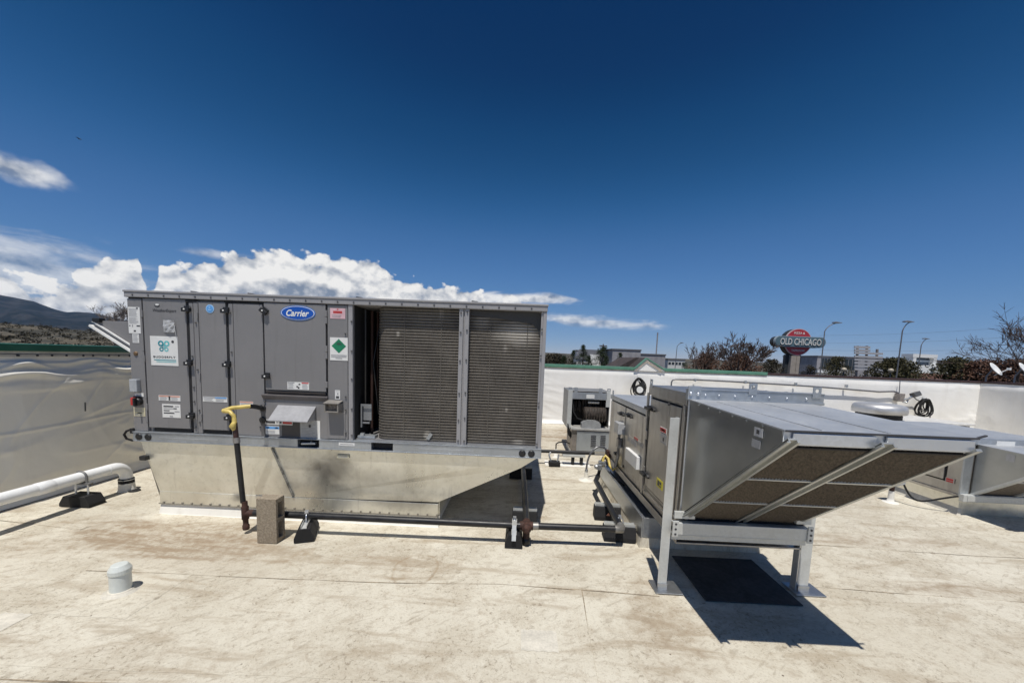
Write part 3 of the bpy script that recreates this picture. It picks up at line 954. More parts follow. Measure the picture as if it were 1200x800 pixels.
for i in range(26):
    pos.append((-3.48+1.67+0.142*i, -0.014, 2.026-0.70))
for q in pos:
    if s0 is None:
        s0 = obj('screw', sb, [plain('screw zinc', (0.12, 0.12, 0.125), 0.4, 0.5)], bu, local=True)
        s0.location = q
    else:
        piece(s0, bu, q)
# quarter-turn latches of the doors
def latch(parent, x, z, rot=0.0):
    mh = MB()
    mh.mat(0).box(-0.026, 0.026, -0.012, 0.004, -0.022, 0.026)
    mh.mat(0).box(-0.034, 0.034, -0.034, -0.010, -0.026, 0.008)
    mh.mat(1).lathe((-0.004, -0.034, -0.006), [(0.008, 0.002), (0.008, -0.004), (0.004, -0.006)], 8, (0, 1, 0))
    o = obj('latch', mh, [m_black, m_label], parent, 0.003, local=True)
    o.location = Vector((x, FY-0.002, z)) - ORG[parent]
    o.rotation_euler.y = rot
    return o
for z in (1.918, 1.442, 0.960):
    latch(d1, -2.992, z)
    latch(d2, -2.640, z)
latch(cd, -2.288, 1.925, R(38))
latch(cd, -2.283, 1.352)
m_ = MB()
for z in (1.86, 1.61, 1.29, 1.92, 1.55):
    m_.box(-1.752, -1.732, FY-0.012, FY+0.004, z-0.028, z+0.028)
objs('hinge', m_, m_paint, cd, 0.003)
m_ = MB()
for z in (1.86, 1.46, 1.02):
    m_.box(-3.415, -3.402, FY-0.010, FY+0.004, z-0.03, z+0.03)
objs('hinge', m_, m_paint, d1, 0.003)
m_ = MB()
for z in (1.86, 1.32, 0.95):
    m_.box(-2.912, -2.899, FY-0.010, FY+0.004, z-0.03, z+0.03)
objs('hinge', m_, m_paint, d2, 0.003)
# ---- printed labels: a sheet with unreadable lines of small print
def sticker(parent, x0, x1, z0, z1, rows, base=None, inks=None, y=FY, name='sticker', label=None):
    """rows: (x0, x1, z0, z1, ink) in fractions of the sheet"""
    m = MB()
    m.mat(0).box(x0, x1, y-0.0025, y+0.001, z0, z1)
    for a, b, c, d, ink in rows:
        m.mat(ink).box(x0+(x1-x0)*a, x0+(x1-x0)*b, y-0.0034, y-0.002, z0+(z1-z0)*c, z0+(z1-z0)*d)
    return obj(name, m, [base or m_label] + (inks or [m_inkgrey, m_ink, m_red, m_orange, m_skyblue]), parent, label=label)
rng = random.Random(3)
def lines(n, a, b, c, d, ink=1, ragged=0.3):
    out = []
    h = (d-c)/n
    for i in range(n):
        e = b - (b-a)*ragged*rng.random()
        out.append((a, e, c+h*i+h*0.3, c+h*i+h*0.72, ink))
    return out
YD, YC = FY, FY-0.004
ep = [o for o in bu.children if o.name.startswith('end_panel')][0]
bp = [o for o in bu.children if o.name.startswith('blank_panel')][0]
sticker(ep, -3.542, -3.432, 1.685, 1.918, lines(7, .08, .85, .62, .95) + lines(6, .08, .9, .36, .6) + [(.68, .97, .26, .31, 2), (.08, .16, .26, .31, 2), (.3, .38, .24, .33, 1), (.42, .6, .06, .12, 2), (.72, .86, .93, .985, 2)])
sticker(ep, -3.512, -3.452, 1.600, 1.680, lines(6, .1, .95, .08, .95))
m_ = MB(); m_.lathe((-3.49, FY, 1.504), [(0.019, 0.004), (0.019, -0.006), (0.012, -0.010)], 14, (0, 1, 0)); obj('grommet', m_, plain('brass grommet', (0.16, 0.10, 0.05), 0.5, 0.3), ep)
m_ = MB(); m_.box(-3.532, -3.462, FY-0.038, FY+0.002, 1.156, 1.272); obj('service_box', m_, plain('pale grey cover', (0.36, 0.38, 0.40), 0.4), ep, 0.006)
sticker(ep, -3.524, -3.438, 1.112, 1.146, lines(2, .2, .9, .1, .6))
sticker(ep, -3.540, -3.432, 0.930, 1.012, lines(3, .1, .95, .55, .95, 1) + [(.35, .7, .3, .42, 2)] + lines(2, .1, .9, .05, .25), m_cream)
m_ = MB()
m_.mat(0).box(-3.532, -3.50, FY-0.035, FY, 1.035, 1.105)
m_.mat(1).lathe((-3.478, FY, 1.068), [(0.034, 0.0), (0.034, -0.03), (0.028, -0.036)], 18, (0, 1, 0))
m_.mat(1).box(-3.486, -3.470, FY-0.06, FY-0.03, 1.03, 1.106)
m_.mat(1).box(-3.532, -3.45, FY-0.012, FY, 1.10, 1.116)
obj('disconnect_switch', m_, [m_red, m_black], ep, 0.003)
m_ = MB()
text_mb(m_, 'WeatherExpert', -3.205, 1.893, 0.034, 0.215, YD-0.001, 0.001, 0.2, 0.012)
obj('lettering', m_, m_ink, d1)
m_ = MB()
m_.mat(0).prism([(x, YD-0.002, z) for x, z in ellipse(-3.272, 1.938, 0.024, 0.014, 16)], (0, 0.003, 0))
m_.mat(1).prism([(x, YD-0.0035, z) for x, z in ellipse(-3.270, 1.946, 0.017, 0.008, 14)], (0, 0.003, 0))
obj('cloud_emblem', m_, [m_ink, m_label], d1)
# crumpled clear document pouch
m_ = MB()
vs = []
for j in range(7):
    for i in range(7):
        x = -3.217+0.105*i/6 + 0.004*noise.noise((i*0.7, j*0.9, 2))
        z = 1.705+0.107*j/6 + 0.004*noise.noise((i*0.8, j*0.6, 5))
        vs.append((x, YD-0.006-0.016*abs(noise.noise((i*0.9, j*0.8, 1)))-0.010*math.sin(math.pi*i/6), z))
m_.add(vs, [(j*7+i, j*7+i+1, (j+1)*7+i+1, (j+1)*7+i) for j in range(6) for i in range(6)], False)
m_.tube([(-3.14, YD-0.01, 1.80), (-3.112, YD-0.014, 1.77), (-3.106, YD-0.012, 1.72), (-3.104, YD-0.006, 1.665)], 0.003, 6)
def f_pouch(k, b):
    b.inputs['Base Color'].default_value = (0.55, 0.56, 0.57, 1)
    b.inputs['Roughness'].default_value = 0.18
    b.inputs['Alpha'].default_value = 0.72
obj('document_pouch', m_, material('clear plastic pouch', f_pouch), d1)
# square white notice with the four-loop emblem
nt = MB()
nt.mat(0).box(-3.350, -3.098, YD-0.003, YD, 1.405, 1.668)
for cx, cz, r, ink in ((-3.252, 1.603, 0.026, 1), (-3.198, 1.603, 0.026, 2), (-3.248, 1.552, 0.020, 1), (-3.203, 1.552, 0.020, 3)):
    o_ = ellipse(cx, cz, r, r, 22)
    sgx, sgz = (1 if cx < -3.225 else -1), (-1 if cz > 1.58 else 1)
    o_ = [(x, z) for x, z in o_]
    pin = (-3.2265, 1.5765)
    i_ = ellipse(cx, cz, r*0.50, r*0.50, 22)
    vs = [(x, YD-0.0042, z) for x, z in o_] + [(x, YD-0.0042, z) for x, z in i_]
    nt.mat(ink).add(vs, [(j, (j+1) % 22, 22+(j+1) % 22, 22+j) for j in range(22)])
    # the corner of each loop runs to the middle
    nt.add([(cx+sgx*r*0.98, YD-0.0042, cz), (cx, YD-0.0042, cz+sgz*r*0.98), (pin[0]-0.002*sgx, YD-0.0042, pin[1]-0.002*sgz), (cx+sgx*r*0.72, YD-0.0042, cz+sgz*r*0.72)], [(0, 3, 2), (1, 2, 3)])
nt.mat(4)
text_mb(nt, 'BUDDERFLY', -3.224, 1.482, 0.019, 0.205, YD-0.003, 0.001, 0, 0.03, 1.25)
nt.mat(1).box(-3.322, -3.118, YD-0.0042, YD-0.002, 1.452, 1.459)
nt.mat(3).box(-3.300, -3.118, YD-0.0042, YD-0.002, 1.437, 1.443)
nt.mat(4).prism([(x, YD-0.0042, z) for x, z in ellipse(-3.142, 1.622, 0.012, 0.012, 14)], (0, 0.002, 0))
obj('notice', nt, [m_label, m_teal, m_tealb, m_tealb, m_ink], d1, label='white square notice with teal four-loop emblem and black lettering')
sticker(d1, -3.298, -3.096, 1.085, 1.134, [(.02, .98, .74, .95, 4), (.46, .54, .1, .9, 2)] + lines(3, .05, .44, .08, .7) + lines(3, .58, .97, .08, .7), label='white warning sticker with orange header')
sticker(d1, -3.270, -3.100, 0.930, 1.055, [(.08, .62, .78, .88, 2), (.7, .92, .8, .88, 1), (.08, .6, .64, .7, 1), (.62, .8, .64, .72, 2), (.08, .4, .48, .55, 2), (.08, .66, .30, .38, 2), (.68, .95, .42, .5, 1), (.4, .58, .06, .14, 1)])
m_ = MB()
m_.mat(0).prism([(x, YD-0.003, z) for x, z in ellipse(-2.790, 1.926, 0.037, 0.037, 28)], (0, 0.003, 0))
m_.mat(1).prism([(x, YD-0.0042, z) for x, z in ellipse(-2.790, 1.926, 0.029, 0.029, 24)], (0, 0.002, 0))
m_.mat(0).box(-2.806, -2.774, YD-0.005, YD-0.003, 1.912, 1.922)
m_.mat(0).lathe((-2.79, YD-0.004, 1.938), [(0.009, 0), (0.009, -0.001)], 12, (0, 1, 0))
obj('round_sticker', m_, [plain('pale blue', (0.30, 0.52, 0.80), 0.4), m_skyblue], d2)
sticker(d2, -2.885, -2.660, 1.092, 1.138, [(.02, .5, .76, .96, 1), (.5, .98, .74, .96, 5)] + lines(3, .04, .47, .08, .7) + lines(3, .53, .97, .08, .7))
sticker(bp, -2.545, -2.422, 1.058, 1.108, [(.02, .98, .76, .96, 4)] + lines(3, .05, .95, .08, .7))
# blue oval badge
cb = MB()
cx, cz = -1.993, 1.916
cb.mat(1).prism([(x, YC-0.004, z) for x, z in ellipse(cx, cz, 0.156, 0.066, 48)], (0, 0.006, 0))
cb.mat(2).prism([(x, YC-0.0055, z) for x, z in ellipse(cx, cz, 0.149, 0.0600, 48)], (0, 0.003, 0))
cb.mat(0).prism([(x, YC-0.0070, z) for x, z in ellipse(cx, cz, 0.143, 0.0555, 48)], (0, 0.003, 0))
cb.mat(2)
text_mb(cb, 'Carrier', cx, cz-0.001, 0.058, 0.205, YC-0.0070, 0.001, 0.32, 0.025)
obj('oval_badge', cb, [m_blue, plain('badge rim', (0.03, 0.16, 0.52), 0.3), m_white], cd)
sticker(cd, -2.100, -1.902, 1.237, 1.304, [(.02, .33, .82, .97, 1), (.66, .98, .82, .97, 3), (.42, .5, .3, .48, 2), (.48, .56, .12, .34, 2), (.52, .6, .62, .8, 2)] + lines(4, .04, .31, .08, .8) + lines(4, .68, .97, .08, .8), y=YC)
sticker(sp, -1.706, -1.572, 1.880, 1.970, [(.2, .8, .52, .74, 3), (.45, .55, .84, .95, 3)] + lines(2, .1, .9, .1, .4), m_pink, label='pink sticker')
hz = MB()
hz.mat(0).box(-1.710, -1.550, FY-0.003, FY, 1.512, 1.715)
hz.mat(1).prism([(-1.630, FY-0.0042, 1.577), (-1.565, FY-0.0042, 1.640), (-1.630, FY-0.0042, 1.703), (-1.695, FY-0.0042, 1.640)], (0, 0.002, 0))
hz.mat(2).box(-1.650, -1.605, FY-0.0052, FY-0.003, 1.652, 1.660)
hz.mat(2).box(-1.644, -1.618, FY-0.0052, FY-0.003, 1.668, 1.673)
for i, (a, b) in enumerate(((-1.70, -1.56), (-1.70, -1.562), (-1.66, -1.60))):
    hz.mat(3).box(a, b, FY-0.0042, FY-0.002, 1.555-0.014*i, 1.562-0.014*i)
obj('hazard_sticker', hz, [m_label, m_green, m_ink, m_inkgrey], sp, label='white sticker with green diamond')
sticker(sp, -1.668, -1.622, 1.163, 1.245, [(.2, .8, .1, .35, 2), (.4, .7, .5, .7, 1), (.15, .85, .85, .9, 1)])
ob = MB()
ob.box(-1.728, -1.598, FY-0.085, FY, 1.052, 1.062)
ob.box(-1.728, -1.715, FY-0.085, FY, 1.062, 1.130)
ob.box(-1.611, -1.598, FY-0.085, FY, 1.062, 1.130)
ob.prism([(-1.732, FY, 1.155), (-1.732, FY-0.09, 1.138), (-1.732, FY-0.09, 1.128), (-1.732, FY, 1.145)], (0.138, 0, 0))
obj('outlet_box', ob, plain('grey outlet cover', (0.22, 0.205, 0.185), 0.5), sp, 0.003)
m_ = MB(); m_.box(-1.715, -1.611, FY-0.055, FY-0.01, 1.062, 1.130); obj('outlet_face', m_, plain('outlet face', (0.17, 0.145, 0.12), 0.5, 0, 0.5, 50), sp)
# sloping rain hood over the combustion opening
ch = MB()
for xa in (-2.187, -1.865):
    ch.prism([(xa, FY, 1.082), (xa, FY-0.135, 0.972), (xa, FY-0.135, 0.960), (xa, FY, 0.960)], (0.014, 0, 0))
ch.prism([(-2.195, FY, 1.090), (-2.195, FY-0.145, 0.974), (-2.195, FY-0.145, 0.964), (-2.195, FY, 1.080)], (0.352, 0, 0))
obj('rain_hood', ch, plain('hood lid paint', (0.33, 0.33, 0.34), 0.35), lp, 0.003)
panel('recess_shade', -2.163, -1.995, 0.802, 0.955, plain('recess shade', (0.075, 0.068, 0.066), 0.6), FY-0.002, 0.01, parent=lp)  # flat dark panel paints in the shaded recess under the rain hood
sticker(lp, -2.312, -2.062, 0.908, 0.952, [(.02, .36, .2, .85, 2), (.64, .98, .2, .85, 3), (.4, .48, .3, .7, 1), (.52, .6, .3, .7, 2)])
sticker(lp, -2.314, -2.184, 0.818, 0.890, [(.02, .98, .66, .96, 5), (.1, .28, .74, .9, 2), (.72, .9, .74, .9, 2)] + lines(3, .08, .9, .1, .5))
sticker(lp, -1.988, -1.806, 0.790, 0.958, lines(4, .06, .8, .66, .95, 1) + lines(7, .06, .8, .05, .62, 1) + [(.42, .52, .62, .78, 2), (.84, .98, .02, .98, 0)], plain('grey data plate', (0.42, 0.43, 0.43), 0.4), [m_inkgrey, m_ink, m_red, m_orange, m_skyblue])
m_ = MB(); m_.box(-1.828, -1.806, FY-0.004, FY, 0.79, 0.958); obj('data_strip', m_, m_label, lp)
# openings for the gas line
m_ = MB()
for z in (1.056, 0.945):
    m_.lathe((-2.335, FY, z), [(0.030, 0.004), (0.030, -0.010), (0.024, -0.014)], 18, (0, 1, 0))
objs('pipe_grommet', m_, m_black, bu)
m_ = MB(); m_.box(-2.352, -2.312, FY-0.003, FY+0.01, 0.71, 1.05); obj('corner_strip', m_, plain('strip paint', (0.12, 0.115, 0.115), 0.5), bu)
# ---- base rail with lifting pockets
br = MB()
pk = ((-2.008, -1.811), (-1.331, -1.134))
xs = [-3.545] + [q for p in pk for q in p] + [0.211]
for i in range(0, len(xs), 2):
    br.box(xs[i], xs[i+1], FY-0.018, FY+0.05, 0.712, 0.785)
br.box(-3.545, 0.211, FY-0.026, FY+0.05, 0.785, 0.792)
br.box(-3.545, 0.211, FY-0.022, FY+0.05, 0.700, 0.712)
br.box(-3.545, 0.211, FY-0.022, FY-0.016, 0.744, 0.750) if False else None
br.box(-3.547, -3.49, FY+0.05, BY, 0.70, 0.79)
br.box(0.15, 0.213, FY+0.05, BY, 0.70, 0.79)
br.box(-3.545, 0.211, BY-0.01, BY+0.04, 0.70, 0.79)
obj('base_rail', br, m_rail, bu, 0.004)
m_ = MB()
for a, b in pk:
    m_.box(a, b, FY+0.03, FY+0.045, 0.712, 0.785)
objs('lifting_pocket', m_, m_dark, bu)
m_ = MB(); m_.bar((-1.98, FY+0.0, 0.742), (-1.85, FY+0.004, 0.748), 0.03, 0.02); m_.bar((-1.90, FY+0.0, 0.74), (-1.89, FY, 0.765), 0.02, 0.01); obj('lifting_shackle', m_, m_rail, bu, 0.004)
m_ = MB()
for x in (-3.487, -3.400, 0.040, 0.122):
    m_.lathe((x, FY-0.017, 0.744), [(0.031, 0.004), (0.031, -0.006), (0.020, -0.010)], 18, (0, 1, 0))
objs('hole_plug', m_, m_black, bu)
sticker(bu, -1.628, -1.482, 0.744, 0.772, [(.1, .9, .4, .6, 1)], y=FY-0.018)
m_ = MB(); m_.box(-3.30, -2.75, FY-0.0195, FY-0.017, 0.742, 0.747); m_.box(-0.9, -0.4, FY-0.0195, FY-0.017, 0.745, 0.749); objs('rail_crease', m_, m_bright, bu)
# cable loop at the left end of the rail
m_ = MB()
m_.tube([(-3.545+0.0, FY+0.03, 0.80), (-3.57, FY+0.0, 0.805), (-3.61, FY-0.01, 0.79), (-3.635, FY-0.01, 0.755), (-3.625, FY, 0.715), (-3.59, FY+0.02, 0.695), (-3.55, FY+0.03, 0.70)], 0.010, 8)
m_.box(-3.575, -3.54, FY-0.015, FY+0.02, 0.77, 0.815)
obj('cable_loop', m_, m_rubber, bu)
# ---- condenser coils
ZC0, ZC1 = 0.80, 2.0
def coil(x0, x1, bend):
    path = []
    if bend:
        for i in range(6):
            a = math.pi/2*i/5
            path.append((x0+0.115-0.115*math.cos(a), FY+0.055+0.115-0.115*math.sin(a)))
        path = [(x0, FY+0.5)] + path
    else:
        path = [(x0, FY+0.055)]
    path.append((x1, FY+0.055))
    core = MB()
    n = len(path)
    vs = [(x, y+0.012, z) for z in (ZC0, ZC1) for x, y in path] + [(x, y+0.05, z) for z in (ZC0, ZC1) for x, y in path]
    core.add(vs, [(i, i+1, n+i+1, n+i) for i in range(n-1)])
    c = obj('condenser_coil', core, m_coilback, bu)
    fins = MB()
    rows = 46
    for r in range(rows):
        z = ZC0 + (ZC1-ZC0)*(r+0.5)/rows
        hw, dp = 0.0118, 0.012
        vs, fs = [], []
        for i, (x, y) in enumerate(path):
            vs += [(x, y+0.012, z-hw), (x, y-0.000, z-hw*0.5), (x, y-0.000, z+hw*0.6), (x, y+0.012, z+hw)]
        for i in range(n-1):
            for j in range(3):
                fs.append((i*4+j, (i+1)*4+j, (i+1)*4+j+1, i*4+j+1))
        fins.add(vs, fs)
    stuff(obj('coil_tubes', fins, m_coil, c))
    tb = MB()
    k_ = 0
    xx = x0+0.10 if bend else x0+0.02
    while xx < x1-0.02:
        if k_ % 6 == 3:
            tb.box(xx, xx+0.006, FY+0.052, FY+0.058, ZC0, ZC1)
        k_ += 1
        xx += 0.055
    obj('coil_spacer', tb, plain('coil spacer', (0.12, 0.108, 0.092), 0.6, 0.2), c)
    return c
c1 = coil(-1.325, -0.561, True)
c2 = coil(-0.474, 0.158, False)
m_ = MB()                                        # arched dark sheet added for shade and reflection at the second coil's top
A = []
for i in range(9):
    a = math.pi/2*i/8
    A.append((0.02+0.125*math.sin(a), 1.905-0.10*(1-math.cos(a))+0.04*0))
m_.prism([(-0.474, FY+0.048, 1.955)] + [(-0.2, FY+0.048, 1.935)] + [(x, FY+0.048, z) for x, z in A] + [(0.158, FY+0.048, 1.80), (0.158, FY+0.048, 2.0), (-0.474, FY+0.048, 2.0)], (0, 0.006, 0))
obj('coil_top_shade', m_, plain('coil top shade', (0.06, 0.058, 0.055), 0.55, 0.3), c2)
m_ = MB(); m_.bar((-0.835, FY+0.045, 0.822), (-0.80, FY+0.047, 0.875), 0.004, 0.03); obj('bent_fin', m_, m_galv, c1)
# bay beside the coil: pipes and a bracket
m_ = MB()
m_.tube([(-1.42, FY+0.22, 0.8), (-1.42, FY+0.22, 1.98)], 0.014, 8)
m_.tube([(-1.39, FY+0.28, 1.98), (-1.39, FY+0.28, 1.2), (-1.36, FY+0.36, 1.1)], 0.011, 8)
objs('refrigerant_pipe', m_, m_copper, bu)
m_ = MB(); m_.tube([(-1.45, FY+0.14, 1.98), (-1.45, FY+0.14, 1.05), (-1.42, FY+0.25, 0.85)], 0.010, 8); m_.tube([(-1.37, FY+0.3, 1.9), (-1.40, FY+0.2, 1.5), (-1.37, FY+0.26, 1.0)], 0.007, 6); obj('insulated_pipe', m_, m_black, bu)
m_ = MB()
m_.box(-1.478, -1.378, FY+0.10, FY+0.105, 1.095, 1.115)
m_.box(-1.478, -1.466, FY+0.10, FY+0.12, 0.895, 1.095)
m_.box(-1.460, -1.385, FY+0.12, FY+0.13, 0.96, 1.09)
m_.box(-1.478, -1.40, FY+0.11, FY+0.12, 0.93, 0.945)
obj('bracket', m_, galv('bay bracket', (0.26, 0.27, 0.28), 0.45, 0.1, 30, 0, (0, 0, 0), 0.4), bu)
m_ = MB(); m_.box(-1.49, -1.33, FY+0.06, FY+0.14, 0.802, 0.825); m_.box(-1.46, -1.43, FY+0.05, FY+0.08, 0.825, 0.85); obj('bay_sill', m_, m_rail, bu)
# economiser hood on the far left end
hp = [(-3.55, 1.805), (-4.10, 1.800), (-4.185, 1.755), (-3.55, 1.365)]
m_ = MB(); m_.prism([(x, FY+0.27, z) for x, z in hp], (0, 1.5, 0)); obj('intake_hood', m_, m_paint, bu, 0.004)
m_ = MB()
m_.bar((-4.20, FY+0.262, 1.752), (-3.56, FY+0.262, 1.372), 0.02, 0.035, (0, 1, 0))
m_.bar((-4.17, FY+0.255, 1.792), (-3.56, FY+0.255, 1.432), 0.012, 0.014, (0, 1, 0))
objs('hood_rail', m_, m_white, bu)
m_ = MB(); m_.box(-4.165, -4.09, FY+0.24, FY+0.3, 1.785, 1.825); obj('hood_catch', m_, m_black, bu, 0.008)
m_ = MB()
for x in (-3.05, -2.52, -1.52, -0.47):
    m_.prism([(x, FY+0.10, 2.066), (x+0.10, FY+0.10, 2.066), (x+0.05, FY+0.10, 2.088), (x, FY+0.10, 2.092)], (0, 0.03, 0))
objs('roof_clip', m_, m_black, bu)

# ---- sheet-metal adapter curb under it
ca = thing('curb_adapter', 'pale galvanised tapered adapter curb under the large grey unit', 'curb adapter', (-1.9, FY, 0.08))
YT, YB = FY+0.012, FY+0.05
def seg(xt0, xt1, xb0, xb1):
    return [(xt0, YT, 0.698), (xb0, YB, 0.205), (xb1, YB, 0.205), (xt1, YT, 0.698)]
m_ = MB(); m_.prism([(-3.505, YT, 0.698), (-3.385, YB, 0.205), (-2.078, YB, 0.215), (-2.245, YT, 0.698)], (0, 0.012, 0)); obj('skirt_sheet', m_, m_skirt, ca)
m_ = MB(); m_.prism([(-2.243, YT-0.003, 0.698), (-2.076, YB-0.003, 0.215), (-0.729, YB-0.003, 0.228), (0.03, YT+0.012, 0.595), (0.175, YT-0.003, 0.698)], (0, 0.012, 0)); obj('skirt_sheet', m_, m_skirt, ca)
m_ = MB(); m_.bar((-2.262, YT-0.006, 0.69), (-2.09, YB-0.006, 0.22), 0.012, 0.026, (0, 1, 0)); obj('standing_seam', m_, plain('sealed seam', (0.33, 0.32, 0.29), 0.5, 0.4, 0.5, 8), ca)
m_ = MB()
m_.box(-3.383, -0.725, YB-0.006, YB+0.02, 0.095, 0.212)
obj('skirt_hem', m_, m_skirt, ca, 0.003)
m_ = MB()
m_.box(-3.392, -0.718, YB-0.012, YB+0.02, 0.088, 0.096)
for i in range(30):
    m_.box(-3.35+0.09*i, -3.335+0.09*i, YB-0.014, YB, 0.098, 0.112)
obj('skirt_fasteners', m_, plain('dull edge', (0.28, 0.26, 0.22), 0.6, 0.4), ca)
m_ = MB()                                        # right, left and back sheets of the adapter
m_.prism([(-0.725, YB+0.02, 0.10), (-0.725, BY-0.1, 0.10), (-0.725, BY-0.1, 0.225), (-0.725, YB+0.02, 0.225)], (0.01, 0, 0))
m_.add([(-0.72, YB+0.01, 0.225), (-0.72, BY-0.1, 0.225), (0.17, BY-0.02, 0.69), (0.17, YT+0.01, 0.69)], [(0, 1, 2, 3)])
m_.add([(-3.38, YB+0.01, 0.09), (-3.38, BY-0.1, 0.09), (-3.50, BY-0.02, 0.69), (-3.50, YT+0.01, 0.69)], [(3, 2, 1, 0)])
m_.add([(-3.38, BY-0.1, 0.09), (-0.72, BY-0.1, 0.2), (0.17, BY-0.02, 0.69), (-3.50, BY-0.02, 0.69)], [(0, 1, 2, 3)])
obj('side_sheet', m_, m_skirt, ca)
m_ = MB(); m_.box(-3.50, -3.44, YT-0.03, YT+0.02, 0.52, 0.56); obj('side_bracket', m_, m_black, ca, 0.005)
sticker(ca, -1.655, -1.545, 0.62, 0.655, lines(2, .1, .9, .1, .9, 1, .1), plain('old sticker', (0.55, 0.52, 0.38), 0.6), y=YT-0.008)
m_ = MB()                                        # roofing turned up the wooden curb below
m_.box(-3.37, -0.735, YB+0.004, BY-0.12, -0.05, 0.095)
m_.prism([(-3.385, YB-0.02, 0.0), (-3.385, YB-0.045, -0.02), (-3.385, YB+0.05, -0.02), (-3.385, YB+0.05, 0.09), (-3.385, YB+0.004, 0.075)], (2.67, 0, 0))
struct('roof_curb', m_, m_flash)

# ================================================================ GAS LINE
PZ, PR, PY = 0.165, 0.029, 3.10
gp_ = thing('gas_pipe', 'black iron gas pipe with yellow valve running along the foot of the large unit', 'gas pipe', (-2.3, PY, 0))
m_ = MB()
m_.tube([(-2.345, PY-0.03, 0.27), (-2.385, PY-0.03, 0.80)], 0.021, 10); obj('riser', m_, m_pipe, gp_)
m_ = MB()
m_.lathe((-2.325, PY-0.03, 0.03), [(0.024, 0.0), (0.027, 0.012), (0.027, 0.04), (0.021, 0.045), (0.021, 0.09), (0.028, 0.095), (0.028, 0.20), (0.022, 0.21), (0.022, 0.25)], 14, (-0.03, 0, 1))
m_.tube([(-2.33, PY-0.03, PZ+0.01), (-2.26, PY-0.02, PZ+0.01)], 0.029, 12)
obj('drip_leg', m_, m_rust, gp_)
m_ = MB()
m_.tube([(-2.384, PY-0.03, 0.79), (-2.388, PY-0.03, 0.835)], 0.026, 10)
obj('union', m_, plain('bare union', (0.30, 0.29, 0.28), 0.4, 0.6), gp_)
m_ = MB()
m_.tube([(-2.388, PY-0.03, 0.83), (-2.398, PY-0.03, 0.96)], 0.020, 10)
obj('nipple', m_, plain('dark red pipe', (0.05, 0.02, 0.018), 0.5), gp_)
m_ = MB()
m_.tube([(-2.398, PY-0.03, 0.90), (-2.402, PY-0.05, 0.935), (-2.398, PY-0.03, 0.965)], [0.018, 0.026, 0.018], 10)
m_.tube([(-2.398, PY-0.03, 0.955), (-2.402, PY-0.03, 1.02), (-2.44, PY-0.025, 1.052), (-2.50, PY-0.02, 1.058)], [0.019, 0.016, 0.016, 0.018], 10)
m_.tube([(-2.50, PY-0.02, 1.055), (-2.44, PY+0.0, 1.082), (-2.32, PY+0.06, 1.095)], [0.020, 0.017, 0.017], 10)
obj('gas_valve', m_, m_yellow, gp_, label='yellow valve and flexible fitting')
m_ = MB()
m_.tube([(-2.33, PY+0.055, 1.094), (-2.31, PY+0.1, 1.085), (-2.335, FY-0.02, 1.056)], 0.020, 10)
obj('connector', m_, m_pipe, gp_)
m_ = MB(); m_.tube([(-2.27, PY-0.02, PZ+0.01), (0.08, PY+0.01, PZ)], PR, 12); obj('header_pipe', m_, m_pipe, gp_)
m_ = MB(); m_.tube([(0.12, PY+0.01, PZ), (0.90, PY+0.03, PZ)], PR, 12); obj('header_pipe', m_, m_pipe, gp_)
m_ = MB(); m_.tube([(0.10, PY+0.03, PZ), (0.06, 5.9, PZ+0.03)], PR, 12); obj('branch_pipe', m_, m_pipe, gp_)
m_ = MB()
m_.tube([(0.045, PY+0.01, PZ), (0.155, PY+0.01, PZ)], 0.036, 12)
m_.tube([(0.10, PY+0.08, PZ), (0.10, PY-0.05, PZ)], 0.038, 12)
m_.lathe((0.10, PY-0.05, PZ), [(0.038, 0), (0.040, -0.008), (0.022, -0.014), (0.018, -0.03)], 12, (0, 1, 0))
m_.tube([(0.10, PY+0.01, PZ), (0.10, PY+0.01, 0.05)], 0.03, 12)
obj('tee_fitting', m_, m_rust, gp_)
m_ = MB()
m_.lathe((0.10, PY+0.01, 0.004), [(0.032, 0.0), (0.036, 0.01), (0.036, 0.05), (0.028, 0.055), (0.028, 0.1)], 12); obj('drip_cap', m_, m_pipe, gp_)
m_ = MB(); m_.tube([(0.155, PY+0.01, PZ), (0.20, PY+0.012, PZ)], 0.033, 8); m_.tube([(0.86, PY+0.03, PZ), (0.915, PY+0.03, PZ), (0.925, PY+0.07, PZ), (0.925, PY+0.1, PZ)], 0.034, 10); obj('elbow', m_, plain('dull elbow', (0.30, 0.29, 0.27), 0.45, 0.6), gp_)
m_ = MB(); m_.tube([(0.925, PY+0.08, PZ), (0.93, 3.82, PZ+0.005), (0.935, 4.35, PZ+0.02), (0.99, 4.50, 0.20)], PR, 10); obj('branch_pipe', m_, m_pipe, gp_)

